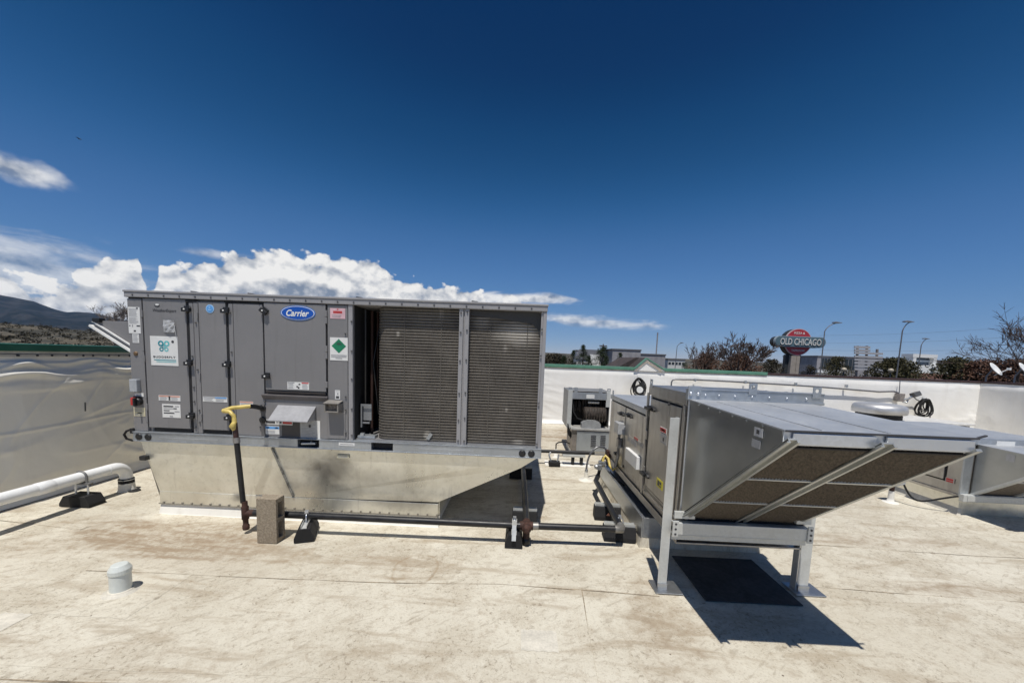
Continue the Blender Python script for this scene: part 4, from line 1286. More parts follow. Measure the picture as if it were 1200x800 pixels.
# rubber block supports, each with its strut and clamp
def support(label, x, y, rot, group='rubber pipe supports under the black gas pipe', strut=True, clamp=True, scale=1.0, length=0.28, h=0.115):
    t = thing('pipe_support', label, 'pipe support', (x, y, 0), group)
    t.rotation_euler.z = rot
    L = length/2
    b = MB()
    b.prism([(-0.075, -L, 0.0), (0.075, -L, 0.0), (0.075, -L, 0.035), (0.045, -L, h), (-0.045, -L, h), (-0.075, -L, 0.035)], (0, 2*L, 0))
    obj('rubber_block', b, m_rubber, t, 0.004, local=True)
    if strut:
        s = MB()
        s.box(-0.022, 0.022, -L*0.96, L*0.96, h+0.001, h+0.006)
        s.box(-0.022, -0.018, -L*0.96, L*0.96, h+0.006, h+0.026)
        s.box(0.018, 0.022, -L*0.96, L*0.96, h+0.006, h+0.026)
        obj('strut', s, m_leg, t, local=True)
    if clamp:
        c = MB()
        for sy in (-1, 1):
            pts = []
            for i in range(9):
                a = math.pi*i/8
                pts.append((0.0, -0.031*math.cos(a)*1.0, PZ-0.004+0.033*math.sin(a)))
        c.tube([(0, -0.034, h)] + pts + [(0, 0.034, h)], 0.0065, 6)
        c.box(-0.014, 0.014, -0.012, 0.012, PZ+0.026, PZ+0.052)
        obj('clamp', c, m_bright, t, local=True)
    return t
support('black rubber pipe support right beside the concrete block, strap up on its sloping end', -1.80, 3.085, R(20))
def end_clip(t):
    c = MB()
    c.bar((0, -0.16, 0.075), (0, -0.10, PZ+0.055), 0.035, 0.006, (0, 1, 1))
    c.box(-0.02, 0.02, -0.115, -0.10, PZ+0.02, PZ+0.065)
    obj('strap', c, m_leg, t, local=True)
t = support('black rubber pipe support seen end on, just left of the rusty tee', -0.005, 3.165, R(0))
end_clip(t)
t = support('black rubber pipe support behind the rusty tee, wide side with pale strut', 0.092, 3.52, R(90), clamp=False, length=0.24, h=0.13)
t = support('black rubber pipe support under the elbow at the right end of the pipe', 0.945, 3.30, R(86), clamp=True, length=0.28, h=0.12)
t = support('black rubber pipe support with orange corner, beside the steel make-up unit curb', 0.935, 3.74, R(86), clamp=False, length=0.26, h=0.125)
m_ = MB(); m_.prism([(-0.077, 0.02, 0.055), (-0.077, -0.02, 0.055), (-0.077, -0.005, 0.085)], (-0.002, 0, 0)); obj('orange_patch', m_, m_orange, t, local=True)
t = support('black rubber pipe support in the shade under the far end of the large unit', 0.05, 4.92, R(90), clamp=False, length=0.3, h=0.13)

# concrete block standing on end
cbk = thing('concrete_block', 'tan hollow concrete block standing on end astride the gas pipe', 'concrete block', (-2.035, 3.0, 0))
bx0, bx1, by0, by1, bz = -2.118, -1.955, 2.915, 3.025, 0.372
m_ = MB()
for z0, z1 in ((0, 0.035), (0.168, 0.204), (bz-0.035, bz)):
    m_.box(bx0, bx1, by0, by1, z0, z1)
for y0, y1 in ((by0, by0+0.025), (by1-0.025, by1)):
    m_.box(bx0, bx1, y0, y1, 0.035, 0.168)
    m_.box(bx0, bx1, y0, y1, 0.204, bz-0.035)
m_.box(bx0, bx0+0.05, by0+0.035, by1-0.035, 0.20, bz-0.035) if False else None
obj('block_body', m_, m_block, cbk)

# ================================================================ PVC DRAIN AND VENT
dp = thing('drain_pipe', 'white plastic drain pipe along the left parapet, turning down with an elbow', 'drain pipe', (-4.258, 3.0, 0))
PX, DZ = -4.258, 0.272
m_ = MB(); m_.tube([(PX, -3.0, DZ), (PX, 3.70, DZ+0.002)], 0.052, 18); obj('pipe_run', m_, m_pvc, dp)
m_ = MB()
pts = [(PX, 3.70, DZ)] + [(PX, 3.765+0.120*math.sin(a), DZ-0.120*(1-math.cos(a))) for a in [math.pi/2*i/8 for i in range(9)]] + [(PX, 3.885, 0.10)]
m_.tube(pts, 0.055, 18); obj('elbow', m_, m_pvc, dp)
m_ = MB(); m_.tube([(PX, 3.12, DZ), (PX, 3.125, DZ), (PX, 3.24, DZ), (PX, 3.245, DZ)], [0.052, 0.056, 0.056, 0.052], 18); obj('coupling', m_, m_pvc, dp)
m_ = MB(); m_.lathe((PX, 3.885, 0.065), [(0.064, 0), (0.066, 0.004), (0.066, 0.062), (0.062, 0.066)], 20); obj('rubber_sleeve', m_, m_rubber, dp)
m_ = MB(); m_.lathe((PX, 3.885, 0.072), [(0.068, 0), (0.068, 0.009)], 20); m_.lathe((PX, 3.885, 0.113), [(0.068, 0), (0.068, 0.009)], 20); objs('hose_clamp', m_, m_galv, dp)
m_ = MB(); m_.lathe((PX, 3.885, -0.01), [(0.085, 0), (0.072, 0.02), (0.066, 0.085)], 20); obj('roof_flashing', m_, m_flash, dp)
m_ = MB(); m_.lathe((PX+0.10, 3.87, -0.008), [(0.05, 0), (0.05, 0.013), (0.03, 0.015)], 14); obj('black_puck', m_, m_rubber, dp)
ds = thing('pipe_support', 'black rubber block support with metal bracket carrying the white drain pipe', 'pipe support', (PX, 3.47, 0))
m_ = MB(); m_.prism([(-0.15, -0.075, 0), (0.15, -0.075, 0), (0.15, -0.075, 0.03), (0.105, -0.075, 0.105), (-0.105, -0.075, 0.105), (-0.15, -0.075, 0.03)], (0, 0.15, 0)); obj('rubber_block', m_, m_rubber, ds, 0.005, local=True)
m_ = MB()
for x in (-0.062, 0.062):
    m_ = MB(); m_.tube([(x, 0, 0.10), (x, 0, 0.215)], 0.008, 8); obj('threaded_rod', m_, m_bright, ds, local=True)
m_ = MB(); m_.box(-0.10, 0.10, -0.02, 0.02, 0.205, 0.222); m_.tube([(-0.058, 0, 0.21)]+[(-0.058*math.cos(a), 0, DZ+0.058*math.sin(a)) for a in [math.pi*i/10 for i in range(11)]]+[(0.058, 0, 0.21)], 0.010, 8); obj('saddle', m_, plain('dull strut', (0.20, 0.20, 0.20), 0.5, 0.5), ds, 0.002, local=True)

vc = thing('vent_cap', 'short white plastic vent pipe with cap standing alone in the foreground', 'vent pipe', (-2.535, 2.24, 0))
m_ = MB(); m_.lathe((-2.535, 2.24, 0.0), [(0.055, 0.0), (0.054, 0.02), (0.053, 0.14)], 24); obj('vent_pipe', m_, m_capw, vc)
m_ = MB(); m_.lathe((-2.534, 2.24, 0.126), [(0.055, -0.004), (0.0575, 0.0), (0.0575, 0.024), (0.0555, 0.028), (0.042, 0.052), (0.037, 0.055), (0.004, 0.056)], 28, (-0.02, 0.0, 1), False); obj('cap', m_, m_capw, vc)
m_ = MB(); m_.lathe((-2.535, 2.24, -0.012), [(0.098, 0), (0.092, 0.010), (0.070, 0.014), (0.064, 0.026)], 28); obj('flashing_boot', m_, m_roofclean, vc)

# ================================================================ MAKE-UP AIR UNIT WITH FILTER HOOD (right)
def xsheet(parent, name, x, y0, y1, z0, z1, mats, t=0.012, bev=0.003, label=None):
    m = MB(); m.box(x-t, x, y0, y1, z0, z1)
    return obj(name, m, mats, parent, bev, label=label)
def lug(x, y, z, along='x'):
    """lifting lug: a plate with a real hole"""
    m = MB()
    w, h, r, t = 0.028, 0.078, 0.013, 0.006
    n = 16
    outer = []
    for i in range(n):
        a = 2*math.pi*i/n + math.pi/4
        c, s_ = math.cos(a), math.sin(a)
        k_ = 1/max(abs(c), abs(s_))
        px, pz = c*k_*w, s_*k_*h/2
        outer.append((px, pz))
    inner = [(r*math.cos(2*math.pi*i/n+math.pi/4), 0.012+r*math.sin(2*math.pi*i/n+math.pi/4)) for i in range(n)]
    def P(q, d):
        return (x+q[0], y+d, z+q[1]) if along == 'x' else (x+d, y+q[0], z+q[1])
    vs = [P(q, -t) for q in outer] + [P(q, -t) for q in inner] + [P(q, 0) for q in outer] + [P(q, 0) for q in inner]
    fs = []
    for i in range(n):
        j = (i+1) % n
        fs += [(i, j, n+j, n+i), (2*n+j, 2*n+i, 3*n+i, 3*n+j), (j, i, 2*n+i, 2*n+j), (n+i, n+j, 3*n+j, 3*n+i)]
    return m.add(vs, fs)
def xsticker(parent, x, y0, y1, z0, z1, rows, mats, name='sticker', label=None):
    """sticker on a face looking towards -X; y0 is the near end"""
    m = MB()
    m.mat(0).box(x-0.003, x, y0, y1, z0, z1)
    for a, b, c, d, ink in rows:                 # fractions counted from the far (left) end
        m.mat(ink).box(x-0.0042, x-0.002, y1-(y1-y0)*b, y1-(y1-y0)*a, z0+(z1-z0)*c, z0+(z1-z0)*d)
    return obj(name, m, mats, parent, label=label)
def paddle(parent, x, y, z, L=0.13):
    m = MB()
    m.prism([(x, y-L*0.5, z-0.016), (x, y+L*0.5, z-0.022), (x, y+L*0.55, z+0.01), (x, y+L*0.3, z+0.024), (x, y-L*0.4, z+0.018), (x, y-L*0.55, z)], (-0.03, 0, 0))
    m.box(x-0.05, x-0.03, y-L*0.2, y+L*0.5, z-0.012, z+0.014)
    return obj('paddle_latch', m, m_black, parent, 0.004)

AX0, AX1 = 1.17, 2.04
FYH = 2.60
AB = 0.31
ru = thing('makeup_air_unit', 'galvanised make-up air unit with big slanted filter hood on two steel legs', 'make-up air unit', (1.6, 3.2, 0))
# cabinet sections
def section(y0, y1, z1, nm='section_body'):
    m = MB(); m.box(AX0+0.006, AX1, y0, y1, AB+0.06, z1)
    return obj(nm, m, m_cab, ru, 0.003)
sA = section(FYH, 3.385, 1.355)
sB = section(3.39, 4.80, 1.165)
m_ = MB()
m_.box(AX0-0.012, AX1+0.012, 3.392, 4.815, 1.165, 1.178)
m_.box(AX0-0.012, AX0-0.004, 3.392, 4.815, 1.12, 1.165)
obj('section_roof', m_, m_hoodroof, ru, 0.003)
m_ = MB()
m_.box(AX0-0.012, AX1+0.012, FYH+0.02, 3.395, 1.385, 1.40)
m_.box(AX0-0.014, AX0-0.004, FYH+0.02, 3.395, 1.315, 1.385)
m_.box(AX0-0.004, AX1, FYH+0.02, 3.39, 1.35, 1.385)
obj('section_roof', m_, m_cab, ru, 0.003)
m_ = MB()
m_.box(AX0-0.008, AX1+0.008, FYH+0.02, 4.80, AB, AB+0.012)
m_.box(AX0-0.010, AX0-0.004, FYH+0.02, 4.80, AB+0.012, AB+0.07)
m_.box(AX0-0.016, AX0-0.008, FYH+0.02, 3.36, AB+0.125, AB+0.135)
obj('base_frame', m_, m_cab, ru, 0.002)
dA = xsheet(ru, 'access_door', AX0, FYH+0.10, 3.33, 0.50, 1.285, m_cab)
dB = xsheet(ru, 'access_door', AX0, 3.42, 4.07, 0.475, 1.105, m_cab)
dC = xsheet(ru, 'access_door', AX0, 4.10, 4.76, 0.44, 1.105, m_cab)
for y0, y1, z0, z1 in ((FYH+0.09, 3.34, 0.485, 1.295), (3.41, 4.08, 0.465, 1.115), (4.09, 4.77, 0.43, 1.115)):
    m_ = MB(); m_.box(AX0+0.001, AX0+0.005, y0, y1, z0, z1); obj('door_seal', m_, m_gasket, ru)
m_ = MB(); m_.box(AX0-0.022, AX0-0.004, 3.385, 3.41, 0.40, 1.33); m_.box(AX0-0.018, AX0-0.004, FYH+0.03, FYH+0.065, 0.4, 1.31); objs('corner_flange', m_, m_cab, ru, 0.003)
paddle(ru, AX0, 3.30, 1.196, 0.18)
paddle(ru, AX0, 3.93, 1.036, 0.17)
paddle(ru, AX0, 4.22, 1.010, 0.15)
paddle(ru, AX0, 3.32, 0.598, 0.15)
paddle(ru, AX0, 4.30, 0.53, 0.10)
m_ = MB()
for y in (3.37, 4.09):
    for z in (0.95, 0.62):
        m_.box(AX0-0.022, AX0-0.008, y-0.012, y+0.012, z-0.04, z+0.04)
objs('hinge', m_, m_cab, ru, 0.002)
IN = [m_label, m_inkgrey, m_ink, m_red, m_orange]
IN2 = [plain('dull sticker', (0.42, 0.395, 0.355), 0.5)] + IN[1:]
xsticker(dA, AX0-0.012, 2.93, 3.06, 1.045, 1.085, [(.03, .97, .1, .9, 3), (.2, .8, .35, .65, 0)], IN, label='red and white danger sticker')
xsticker(dA, AX0-0.012, 2.905, 3.05, 0.955, 1.040, [(.1, .9, .72, .9, 1), (.42, .6, .3, .62, 2), (.1, .9, .08, .2, 1)], IN2)
xsticker(dA, AX0-0.012, 2.905, 3.08, 1.19, 1.27, [], [m_cab])
m_ = MB(); m_.lathe((AX0-0.014, 2.925, 1.283), [(0.012, 0.004), (0.012, -0.004)], 10, (1, 0, 0)); obj('door_screw', m_, m_ink, dA)
xsticker(dA, AX0-0.012, 2.925, 3.055, 0.59, 0.66, [(.2, .5, .2, .8, 2), (.55, .8, .5, .8, 2), (.55, .8, .2, .35, 2)], [m_yelsticker] + IN[1:], label='yellow sticker')
xsticker(dB, AX0-0.012, 3.60, 3.73, 0.835, 0.865, [(.05, .95, .1, .9, 3)], IN2)
xsticker(dB, AX0-0.012, 3.42, 3.60, 0.80, 0.845, [(.1, .9, .2, .4, 1), (.1, .7, .55, .75, 1)], IN2)
xsticker(dB, AX0-0.012, 3.62, 3.95, 0.765, 0.83, [(.05, .3, .2, .8, 1), (.4, .9, .5, .8, 1), (.4, .9, .15, .35, 1)], IN2)
m_ = MB(); m_.box(AX0-0.05, AX0-0.012, 3.49, 3.88, 0.585, 0.712); obj('white_cover_plate', m_, m_white, dB, 0.006)
m_ = MB(); m_.box(AX0-0.085, AX0, 4.08, 4.26, 0.80, 0.925); obj('junction_box', m_, plain('grey box', (0.42, 0.43, 0.44), 0.4), ru, 0.006)
m_ = MB(); m_.tube([(AX0-0.045, 4.17, 0.80), (AX0-0.045, 4.17, 0.52), (AX0-0.06, 4.2, 0.40)], 0.016, 8); m_.box(AX0-0.06, AX0-0.02, 4.13, 4.21, 0.64, 0.74); obj('conduit', m_, m_flex, ru)
# gable end of the front section: top rail, lugs, corner posts
m_ = MB()
m_.box(AX0-0.02, AX1+0.03, FYH-0.004, FYH+0.03, 1.368, 1.425)
m_.box(AX0-0.02, AX1+0.03, FYH-0.014, FYH+0.03, 1.352, 1.370)
m_.box(AX0-0.02, AX1+0.03, FYH-0.010, FYH+0.05, 1.425, 1.431)
obj('top_rail', m_, m_rail, ru, 0.004)
m_ = MB()
for i, x in enumerate((1.27, 1.36, 1.47, 1.585, 1.70, 1.82, 1.95)):
    m_.lathe((x, FYH-0.005, 1.392), [(0.008, 0.003), (0.008, -0.004), (0.004, -0.007)], 8, (0, 1, 0))
m_.lathe((1.165, FYH-0.016, 1.40), [(0.012, 0.003), (0.012, -0.005), (0.006, -0.009)], 10, (0, 1, 0))
m_.lathe((1.215, FYH-0.016, 1.398), [(0.012, 0.003), (0.012, -0.005), (0.006, -0.009)], 10, (0, 1, 0))
objs('rail_bolt', m_, m_bright, ru)
for (x, y, z, a) in ((1.585, FYH-0.004, 1.445, 'x'), (2.015, FYH-0.004, 1.437, 'x'), (AX0-0.012, 3.34, 1.415, 'y'), (AX0-0.012, 4.68, 1.20, 'y'), (AX1+0.012, 3.34, 1.415, 'y')):
    obj('lifting_lug', lug(x, y, z, a), m_rail, ru, 0.002)
m_ = MB(); m_.box(1.148, 1.238, FYH-0.012, FYH+0.0, 1.352, 1.452); obj('corner_lug', m_, m_rail, ru, 0.006)
m_ = MB()
m_.box(AX0-0.012, AX0+0.02, FYH-0.012, FYH, 0.53, 1.352)
m_.box(AX0+0.004, AX0+0.016, FYH-0.030, FYH-0.012, 0.56, 1.345)
for i in range(7):
    m_.box(AX0+0.002, AX0+0.018, FYH-0.033, FYH-0.022, 0.60+0.10*i, 0.63+0.10*i)
obj('corner_post', m_, m_bright, ru, 0.002)
m_ = MB(); m_.box(AX1-0.02, AX1+0.012, FYH-0.012, FYH, 0.53, 1.352); obj('corner_post', m_, m_bright, ru, 0.002)
# hood
LY, LZ0, LZ1, HB = 1.66, 1.262, 1.318, 0.535
HX0, HX1 = AX0-0.006, 1.985
hd = MB()
hd.prism([(HX0, FYH, 1.352), (HX0, LY, LZ1+0.006), (HX0, LY, LZ0+0.012), (HX0, FYH, HB)], (0.006, 0, 0))
hood = obj('filter_hood', hd, m_hood, ru, label='left side sheet of the hood')
hd = MB()
hd.prism([(HX1, FYH, 1.352), (HX1, LY, LZ1+0.006), (HX1, LY, LZ0+0.012), (HX1, FYH, HB)], (-0.006, 0, 0))
obj('hood_side', hd, m_hood, hood)
m_ = MB()
m_.prism([(HX0-0.004, FYH-0.016, 1.352), (HX0-0.004, FYH-0.016, 1.360), (HX0-0.004, LY-0.012, LZ1+0.012), (HX0-0.004, LY-0.012, LZ1+0.005)], (HX1-HX0+0.008, 0, 0))
m_.bar((1.30, FYH-0.1, 1.358), (1.33, LY, LZ1+0.0145), 0.004, 0.003)
m_.bar((1.62, FYH-0.02, 1.3605), (1.62, LY, LZ1+0.0145), 0.012, 0.004)
obj('hood_roof', m_, m_hoodroof, hood)
m_ = MB()
m_.box(HX0+0.035, 1.555, LY-0.016, LY-0.006, LZ0+0.004, LZ1); m_.box(1.60, HX1-0.012, LY-0.016, LY-0.006, LZ0+0.004, LZ1)
m_.box(HX0, HX1, LY-0.004, LY+0.002, LZ0-0.002, LZ1+0.004)
obj('hood_lip', m_, m_bright, hood, 0.003)
m_ = MB(); m_.box(HX0, HX1+0.002, LY-0.018, LY+0.02, LZ1+0.004, LZ1+0.012); m_.bar((HX1, LY-0.01, LZ1+0.01), (HX1+0.035, LY-0.01, LZ1+0.022), 0.010, 0.006); obj('lip_edge', m_, m_ink, hood)
# side trim along the top of the left sheet
m_ = MB()
m_.prism([(HX0-0.004, FYH-0.03, 1.352), (HX0-0.004, LY, LZ1+0.005), (HX0-0.004, LY, LZ1-0.016), (HX0-0.004, FYH-0.03, 1.318)], (0.003, 0, 0))
for i in range(6):
    y = 1.80+0.13*i
    m_.lathe((HX0-0.004, y, LZ1-0.004+(y-LY)*0.028), [(0.006, 0.002), (0.006, -0.004)], 8, (1, 0, 0))
obj('hood_flange', m_, m_hood, hood)
# filter slope: sl(t, off) is a point on it; t from the foot (0) to the lip (1)
P0, P1 = Vector((0, FYH-0.012, HB-0.012)), Vector((0, LY, LZ0))
SD = (P1-P0).normalized()
SN = Vector((0, SD.z, -SD.y)) * -1              # outward: down and towards the viewer
if SN.z > 0:
    SN = -SN
def sl(x, t, off=0.0):
    q = P0.lerp(P1, t) + SN*off
    return Vector((x, q.y, q.z))
def rail_u(x0, x1, name, mats, depth=0.03):
    """folded channel running up the slope"""
    m = MB()
    def strip(xa, xb, o0, o1, ta=0.0, tb=1.0):
        a = [sl(xa, ta, o0), sl(xb, ta, o0), sl(xb, ta, o1), sl(xa, ta, o1)]
        m.prism(a, sl(xa, tb, o0)-sl(xa, ta, o0))
    TB = 1.045
    strip(x0, x0+0.006, 0, depth, 0, TB)
    strip(x1-0.006, x1, 0, depth, 0, TB)
    strip(x0, x1, -0.004, 0.004, 0, TB)
    strip(x0-0.008, x0, depth-0.006, depth, 0, TB)
    strip(x1, x1+0.008, depth-0.006, depth, 0, TB)
    return obj(name, m, mats, hood)
rail_u(HX0-0.006, HX0+0.036, 'slope_rail', m_railc, 0.017)
rail_u(1.552, 1.604, 'slope_rail', m_railc, 0.019)
m_ = MB(); m_.prism([sl(HX1-0.024, 0, 0), sl(HX1, 0, 0), sl(HX1, 0, 0.012), sl(HX1-0.024, 0, 0.012)], sl(0, 1.03)-sl(0, 0)); obj('slope_rail', m_, m_railc, hood)
for xa, xb in ((HX0+0.042, 1.546), (1.612, HX1-0.026)):
    for r in range(3):
        t0, t1 = r/3+0.008, (r+1)/3-0.008
        fb = MB()
        n = int((xb-xa)/0.017)
        vs, fs = [], []
        rr = 10
        for j in range(rr+1):
            t = t0+(t1-t0)*j/rr
            for i in range(2*n+1):
                x = xa+(xb-xa)*i/(2*n)
                o = (0.010 if i % 2 else -0.010) + 0.004*noise.noise((x*40, t*30, r))
                vs.append(sl(x, t, o))
        w = 2*n+1
        fb.add(vs, [(j*w+i, j*w+i+1, (j+1)*w+i+1, (j+1)*w+i) for j in range(rr) for i in range(2*n)], False)
        flt = obj('filter', fb, m_filter, hood)
        fr = MB()
        if r < 2:
            a = [sl(xa, t1+0.002, 0), sl(xa, t1+0.013, 0), sl(xa, t1+0.013, 0.013), sl(xa, t1+0.002, 0.013)]
            fr.prism(a, (xb-xa, 0, 0))
            obj('filter_channel', fr, m_leg, flt)
        gp = MB()
        a = [sl(xa, t1-0.010, 0.006), sl(xa, t1+0.001, 0.006), sl(xa, t1+0.001, 0.010), sl(xa, t1-0.010, 0.010)]
        gp.prism(a, (xb-xa, 0, 0))
        obj('filter_edge', gp, m_filtergap, flt)
m_ = MB(); m_.box(AX0+0.02, AX1-0.01, FYH-0.004, FYH+0.004, 0.36, 1.36); obj('inner_bulkhead', m_, m_dark, hood)
m_ = MB()                                        # two little stickers on the side sheet
m_.mat(0).prism([(HX0-0.005, 1.79, 1.262), (HX0-0.005, 1.855, 1.262), (HX0-0.005, 1.855, 1.305), (HX0-0.005, 1.79, 1.305)], (0.003, 0, 0))
m_.mat(1).prism([(HX0-0.005, 1.80, 1.205), (HX0-0.005, 1.865, 1.205), (HX0-0.005, 1.865, 1.245), (HX0-0.005, 1.80, 1.245)], (0.003, 0, 0))
m_.mat(2).prism([(HX0-0.006, 1.815, 1.275), (HX0-0.006, 1.835, 1.275), (HX0-0.006, 1.835, 1.295), (HX0-0.006, 1.815, 1.295)], (0.003, 0, 0))
obj('sticker', m_, [plain('grey sticker', (0.42, 0.42, 0.42), 0.5), plain('greyer sticker', (0.30, 0.30, 0.30), 0.5), m_ink], hood)
# legs, cross beam and foot plates
def leg(x0, x1, z1, inner, pl, dy=0.0):
    m = MB()
    m.box(x0, x1, 2.554+dy, 2.560+dy, 0.006, z1)
    m.box(inner-0.003, inner+0.003, 2.560+dy, 2.615+dy, 0.006, z1)
    l = obj('leg', m, m_leg, ru, 0.002)
    f = MB()
    f.box(pl[0], pl[1], 2.50+dy, 2.66+dy, -0.001, 0.006)
    f.box(x0, x1, 2.54+dy, 2.554+dy, 0.006, 0.05)
    obj('foot_plate', f, m_galv, l, 0.002)
    return l
l1 = leg(1.028, 1.092, 1.232, 1.089, (1.0, 1.19))
l2 = leg(2.045, 2.125, 0.60, 2.042, (2.01, 2.22), 0.06)
m_ = MB(); m_.box(1.125, 1.255, 2.43, 2.57, 0.0105-0.007, 0.012); obj('pad', m_, m_flash, l1) if False else None
m_ = MB()
m_.box(1.095, 2.02, 2.52, 2.525, 0.425, 0.508)
m_.box(1.095, 2.02, 2.525, 2.575, 0.502, 0.508)
m_.box(1.095, 2.02, 2.525, 2.575, 0.418, 0.424)
obj('cross_beam', m_, m_leg, ru, 0.003)
m_ = MB(); m_.box(1.085, 1.125, 2.510, 2.519, 0.412, 0.525); m_.box(2.000, 2.040, 2.510, 2.519, 0.41, 0.525); objs('beam_clip', m_, m_leg, ru, 0.002)
m_ = MB()
for x in (1.105, 2.02):
    for z in (0.432, 0.468, 0.504):
        m_.lathe((x, 2.512, z), [(0.008, 0.0), (0.008, -0.004)], 8, (0, 1, 0))
objs('beam_bolt', m_, m_ink, ru)
m_ = MB(); m_.box(1.10, 1.24, 2.53, 2.55, 0.535, 0.585); m_.box(1.24, 1.93, 2.575, 2.585, 0.545, 0.580); m_.box(1.93, 2.03, 2.53, 2.56, 0.535, 0.60); m_.box(1.10, 2.03, 2.56, 2.62, 0.37, 0.405); obj('support_rail', m_, m_leg, ru, 0.002)
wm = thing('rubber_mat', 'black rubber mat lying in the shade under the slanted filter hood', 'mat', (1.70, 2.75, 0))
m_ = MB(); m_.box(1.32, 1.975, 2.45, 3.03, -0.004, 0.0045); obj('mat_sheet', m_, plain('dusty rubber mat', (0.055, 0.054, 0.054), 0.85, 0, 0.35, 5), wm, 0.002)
# its curb and the roofing up to it
rc = thing('curb_adapter', 'galvanised channel curb carrying the make-up air unit', 'curb adapter', (1.6, 4.0, 0))
CX, CY0, CY1 = 1.105, 3.18, 5.0
m_ = MB()
m_.box(CX, CX+0.012, CY0, CY1, 0.075, 0.255)
m_.box(CX+0.012, 2.108, CY0, CY0+0.012, 0.075, 0.255)
m_.box(2.108, 2.12, CY0, CY1, 0.075, 0.255)
m_.box(CX+0.012, 2.108, CY1-0.012, CY1, 0.075, 0.255)
m_.box(CX-0.006, CX+0.02, CY0, CY1, 0.255, 0.262)
obj('curb_wall', m_, m_galv, rc, 0.003)
m_ = MB(); m_.box(CX+0.012, 2.108, CY0+0.012, CY1-0.012, 0.205, 0.214); obj('curb_shelf', m_, m_bright, rc)
m_ = MB(); m_.box(AX0+0.10, AX1-0.1, CY0+0.15, CY1-0.1, 0.214, AB); obj('inner_curb', m_, m_dark, rc)
m_ = MB()
m_.tube([(CX+0.06, 4.62, 0.225), (CX+0.05, 4.3, 0.225), (CX+0.09, 4.1, 0.225)], 0.008, 6)
obj('loose_wire', m_, m_rubber, rc)
m_ = MB()
m_.box(CX+0.004, 2.112, CY0+0.004, CY1-0.004, -0.05, 0.10)
m_.prism([(CX-0.02, CY0-0.02, -0.02), (CX+0.006, CY0-0.004, 0.075), (CX+0.006, CY1, 0.075), (CX-0.02, CY1, -0.02)], (0.04, 0, -0.01))
m_.prism([(CX-0.02, CY0-0.02, -0.02), (CX, CY0, 0.07), (2.12, CY0, 0.07), (2.14, CY0-0.02, -0.02)], (0, 0.05, -0.01))
struct('roof_curb', m_, m_roof)
# gas connection and whips at its left rear corner
m_ = MB()
m_.tube([(0.99, 4.50, 0.19), (1.03, 4.56, 0.34), (1.07, 4.58, 0.42)], 0.02, 8)
gc = thing('gas_connector', 'yellow flexible gas connector with shut-off beside the steel unit', 'gas connector', (1.05, 4.55, 0.2))
obj('pipe_stub', m_, m_pipe, gc)
m_ = MB()
m_.tube([(1.04, 4.45, 0.33), (1.03, 4.46, 0.42), (1.06, 4.48, 0.46), (1.09, 4.46, 0.43), (1.10, 4.40, 0.36), (1.13, 4.36, 0.32), (1.165, 4.35, 0.36), (1.165, 4.38, 0.42)], 0.017, 8)
obj('flexible_hose', m_, m_yellow, gc)
m_ = MB()
m_.box(0.955, 1.01, 4.40, 4.46, 0.30, 0.36); m_.lathe((0.955, 4.43, 0.33), [(0.03, 0), (0.03, -0.02), (0.018, -0.03)], 10, (1, 0, 0)); m_.box(0.97, 1.05, 4.41, 4.45, 0.35, 0.40)
obj('shutoff_valve', m_, m_galv, gc, 0.004)
m_ = MB(); m_.box(1.13, 1.19, 4.70, 4.80, 0.33, 0.46); obj('rusty_bracket', m_, m_rust, gc)
fx = thing('flexible_conduit', 'grey flexible conduit arching from a white roof stub to the steel unit', 'conduit', (0.93, 5.0, 0))
pts = [(0.93, 4.95, 0.08)] + [(0.93+0.24*(1-math.cos(a))*0.75, 4.95+0.05*a, 0.14+0.30*math.sin(a)) for a in [math.pi*0.72*i/12 for i in range(13)]] + [(1.19, 5.05, 0.40)]
m_ = MB(); m_.tube(pts, 0.013, 8); obj('hose', m_, m_flex, fx)
m_ = MB(); m_.lathe((0.93, 4.95, 0.095), [(0.018, 0), (0.022, 0.01), (0.022, 0.035), (0.015, 0.05)], 12); obj('fitting', m_, m_galv, fx)
m_ = MB(); m_.lathe((0.93, 4.95, -0.012), [(0.10, 0), (0.09, 0.014), (0.034, 0.02), (0.028, 0.05), (0.026, 0.11)], 16); obj('roof_stub', m_, m_flash, fx)

# ================================================================ FAR RIGHT UNIT (same family, smaller)
fu = thing('makeup_air_unit', 'smaller galvanised make-up air unit at the right edge with its hood pointing away right', 'make-up air unit', (5.5, 5.0, 0))
QX0, QX1, QY0, QY1, QZ0, QZ1 = 5.06, 6.16, 4.28, 5.62, 0.20, 0.87
m_ = MB(); m_.box(QX0+0.006, QX1, QY0+0.01, QY1, QZ0+0.03, QZ1); obj('section_body', m_, m_cab, fu, 0.003)
m_ = MB(); m_.box(QX0-0.012, QX1+0.01, QY0+0.02, QY1+0.01, QZ1, QZ1+0.012); obj('section_roof', m_, m_hoodroof, fu)
m_ = MB(); m_.box(QX0-0.008, QX1, QY0+0.02, QY1, QZ0, QZ0+0.03); obj('base_frame', m_, m_cab, fu)
fd = xsheet(fu, 'access_door', QX0, 4.47, 5.30, 0.36, 0.82, m_cab)
m_ = MB(); m_.box(QX0+0.001, QX0+0.006, 4.455, 5.315, 0.345, 0.83); m_.box(QX0-0.002, QX0+0.006, 4.455, 4.468, 0.34, 0.84); m_.box(QX0-0.002, QX0+0.006, 4.46, 5.31, 0.342, 0.356); obj('door_seal', m_, m_gasket, fu)
paddle(fu, QX0-0.01, 4.52, 0.645, 0.22)
xsticker(fu, QX0, 4.31, 4.41, 0.66, 0.79, [(.1, .5, .5, .9, 2)], IN)
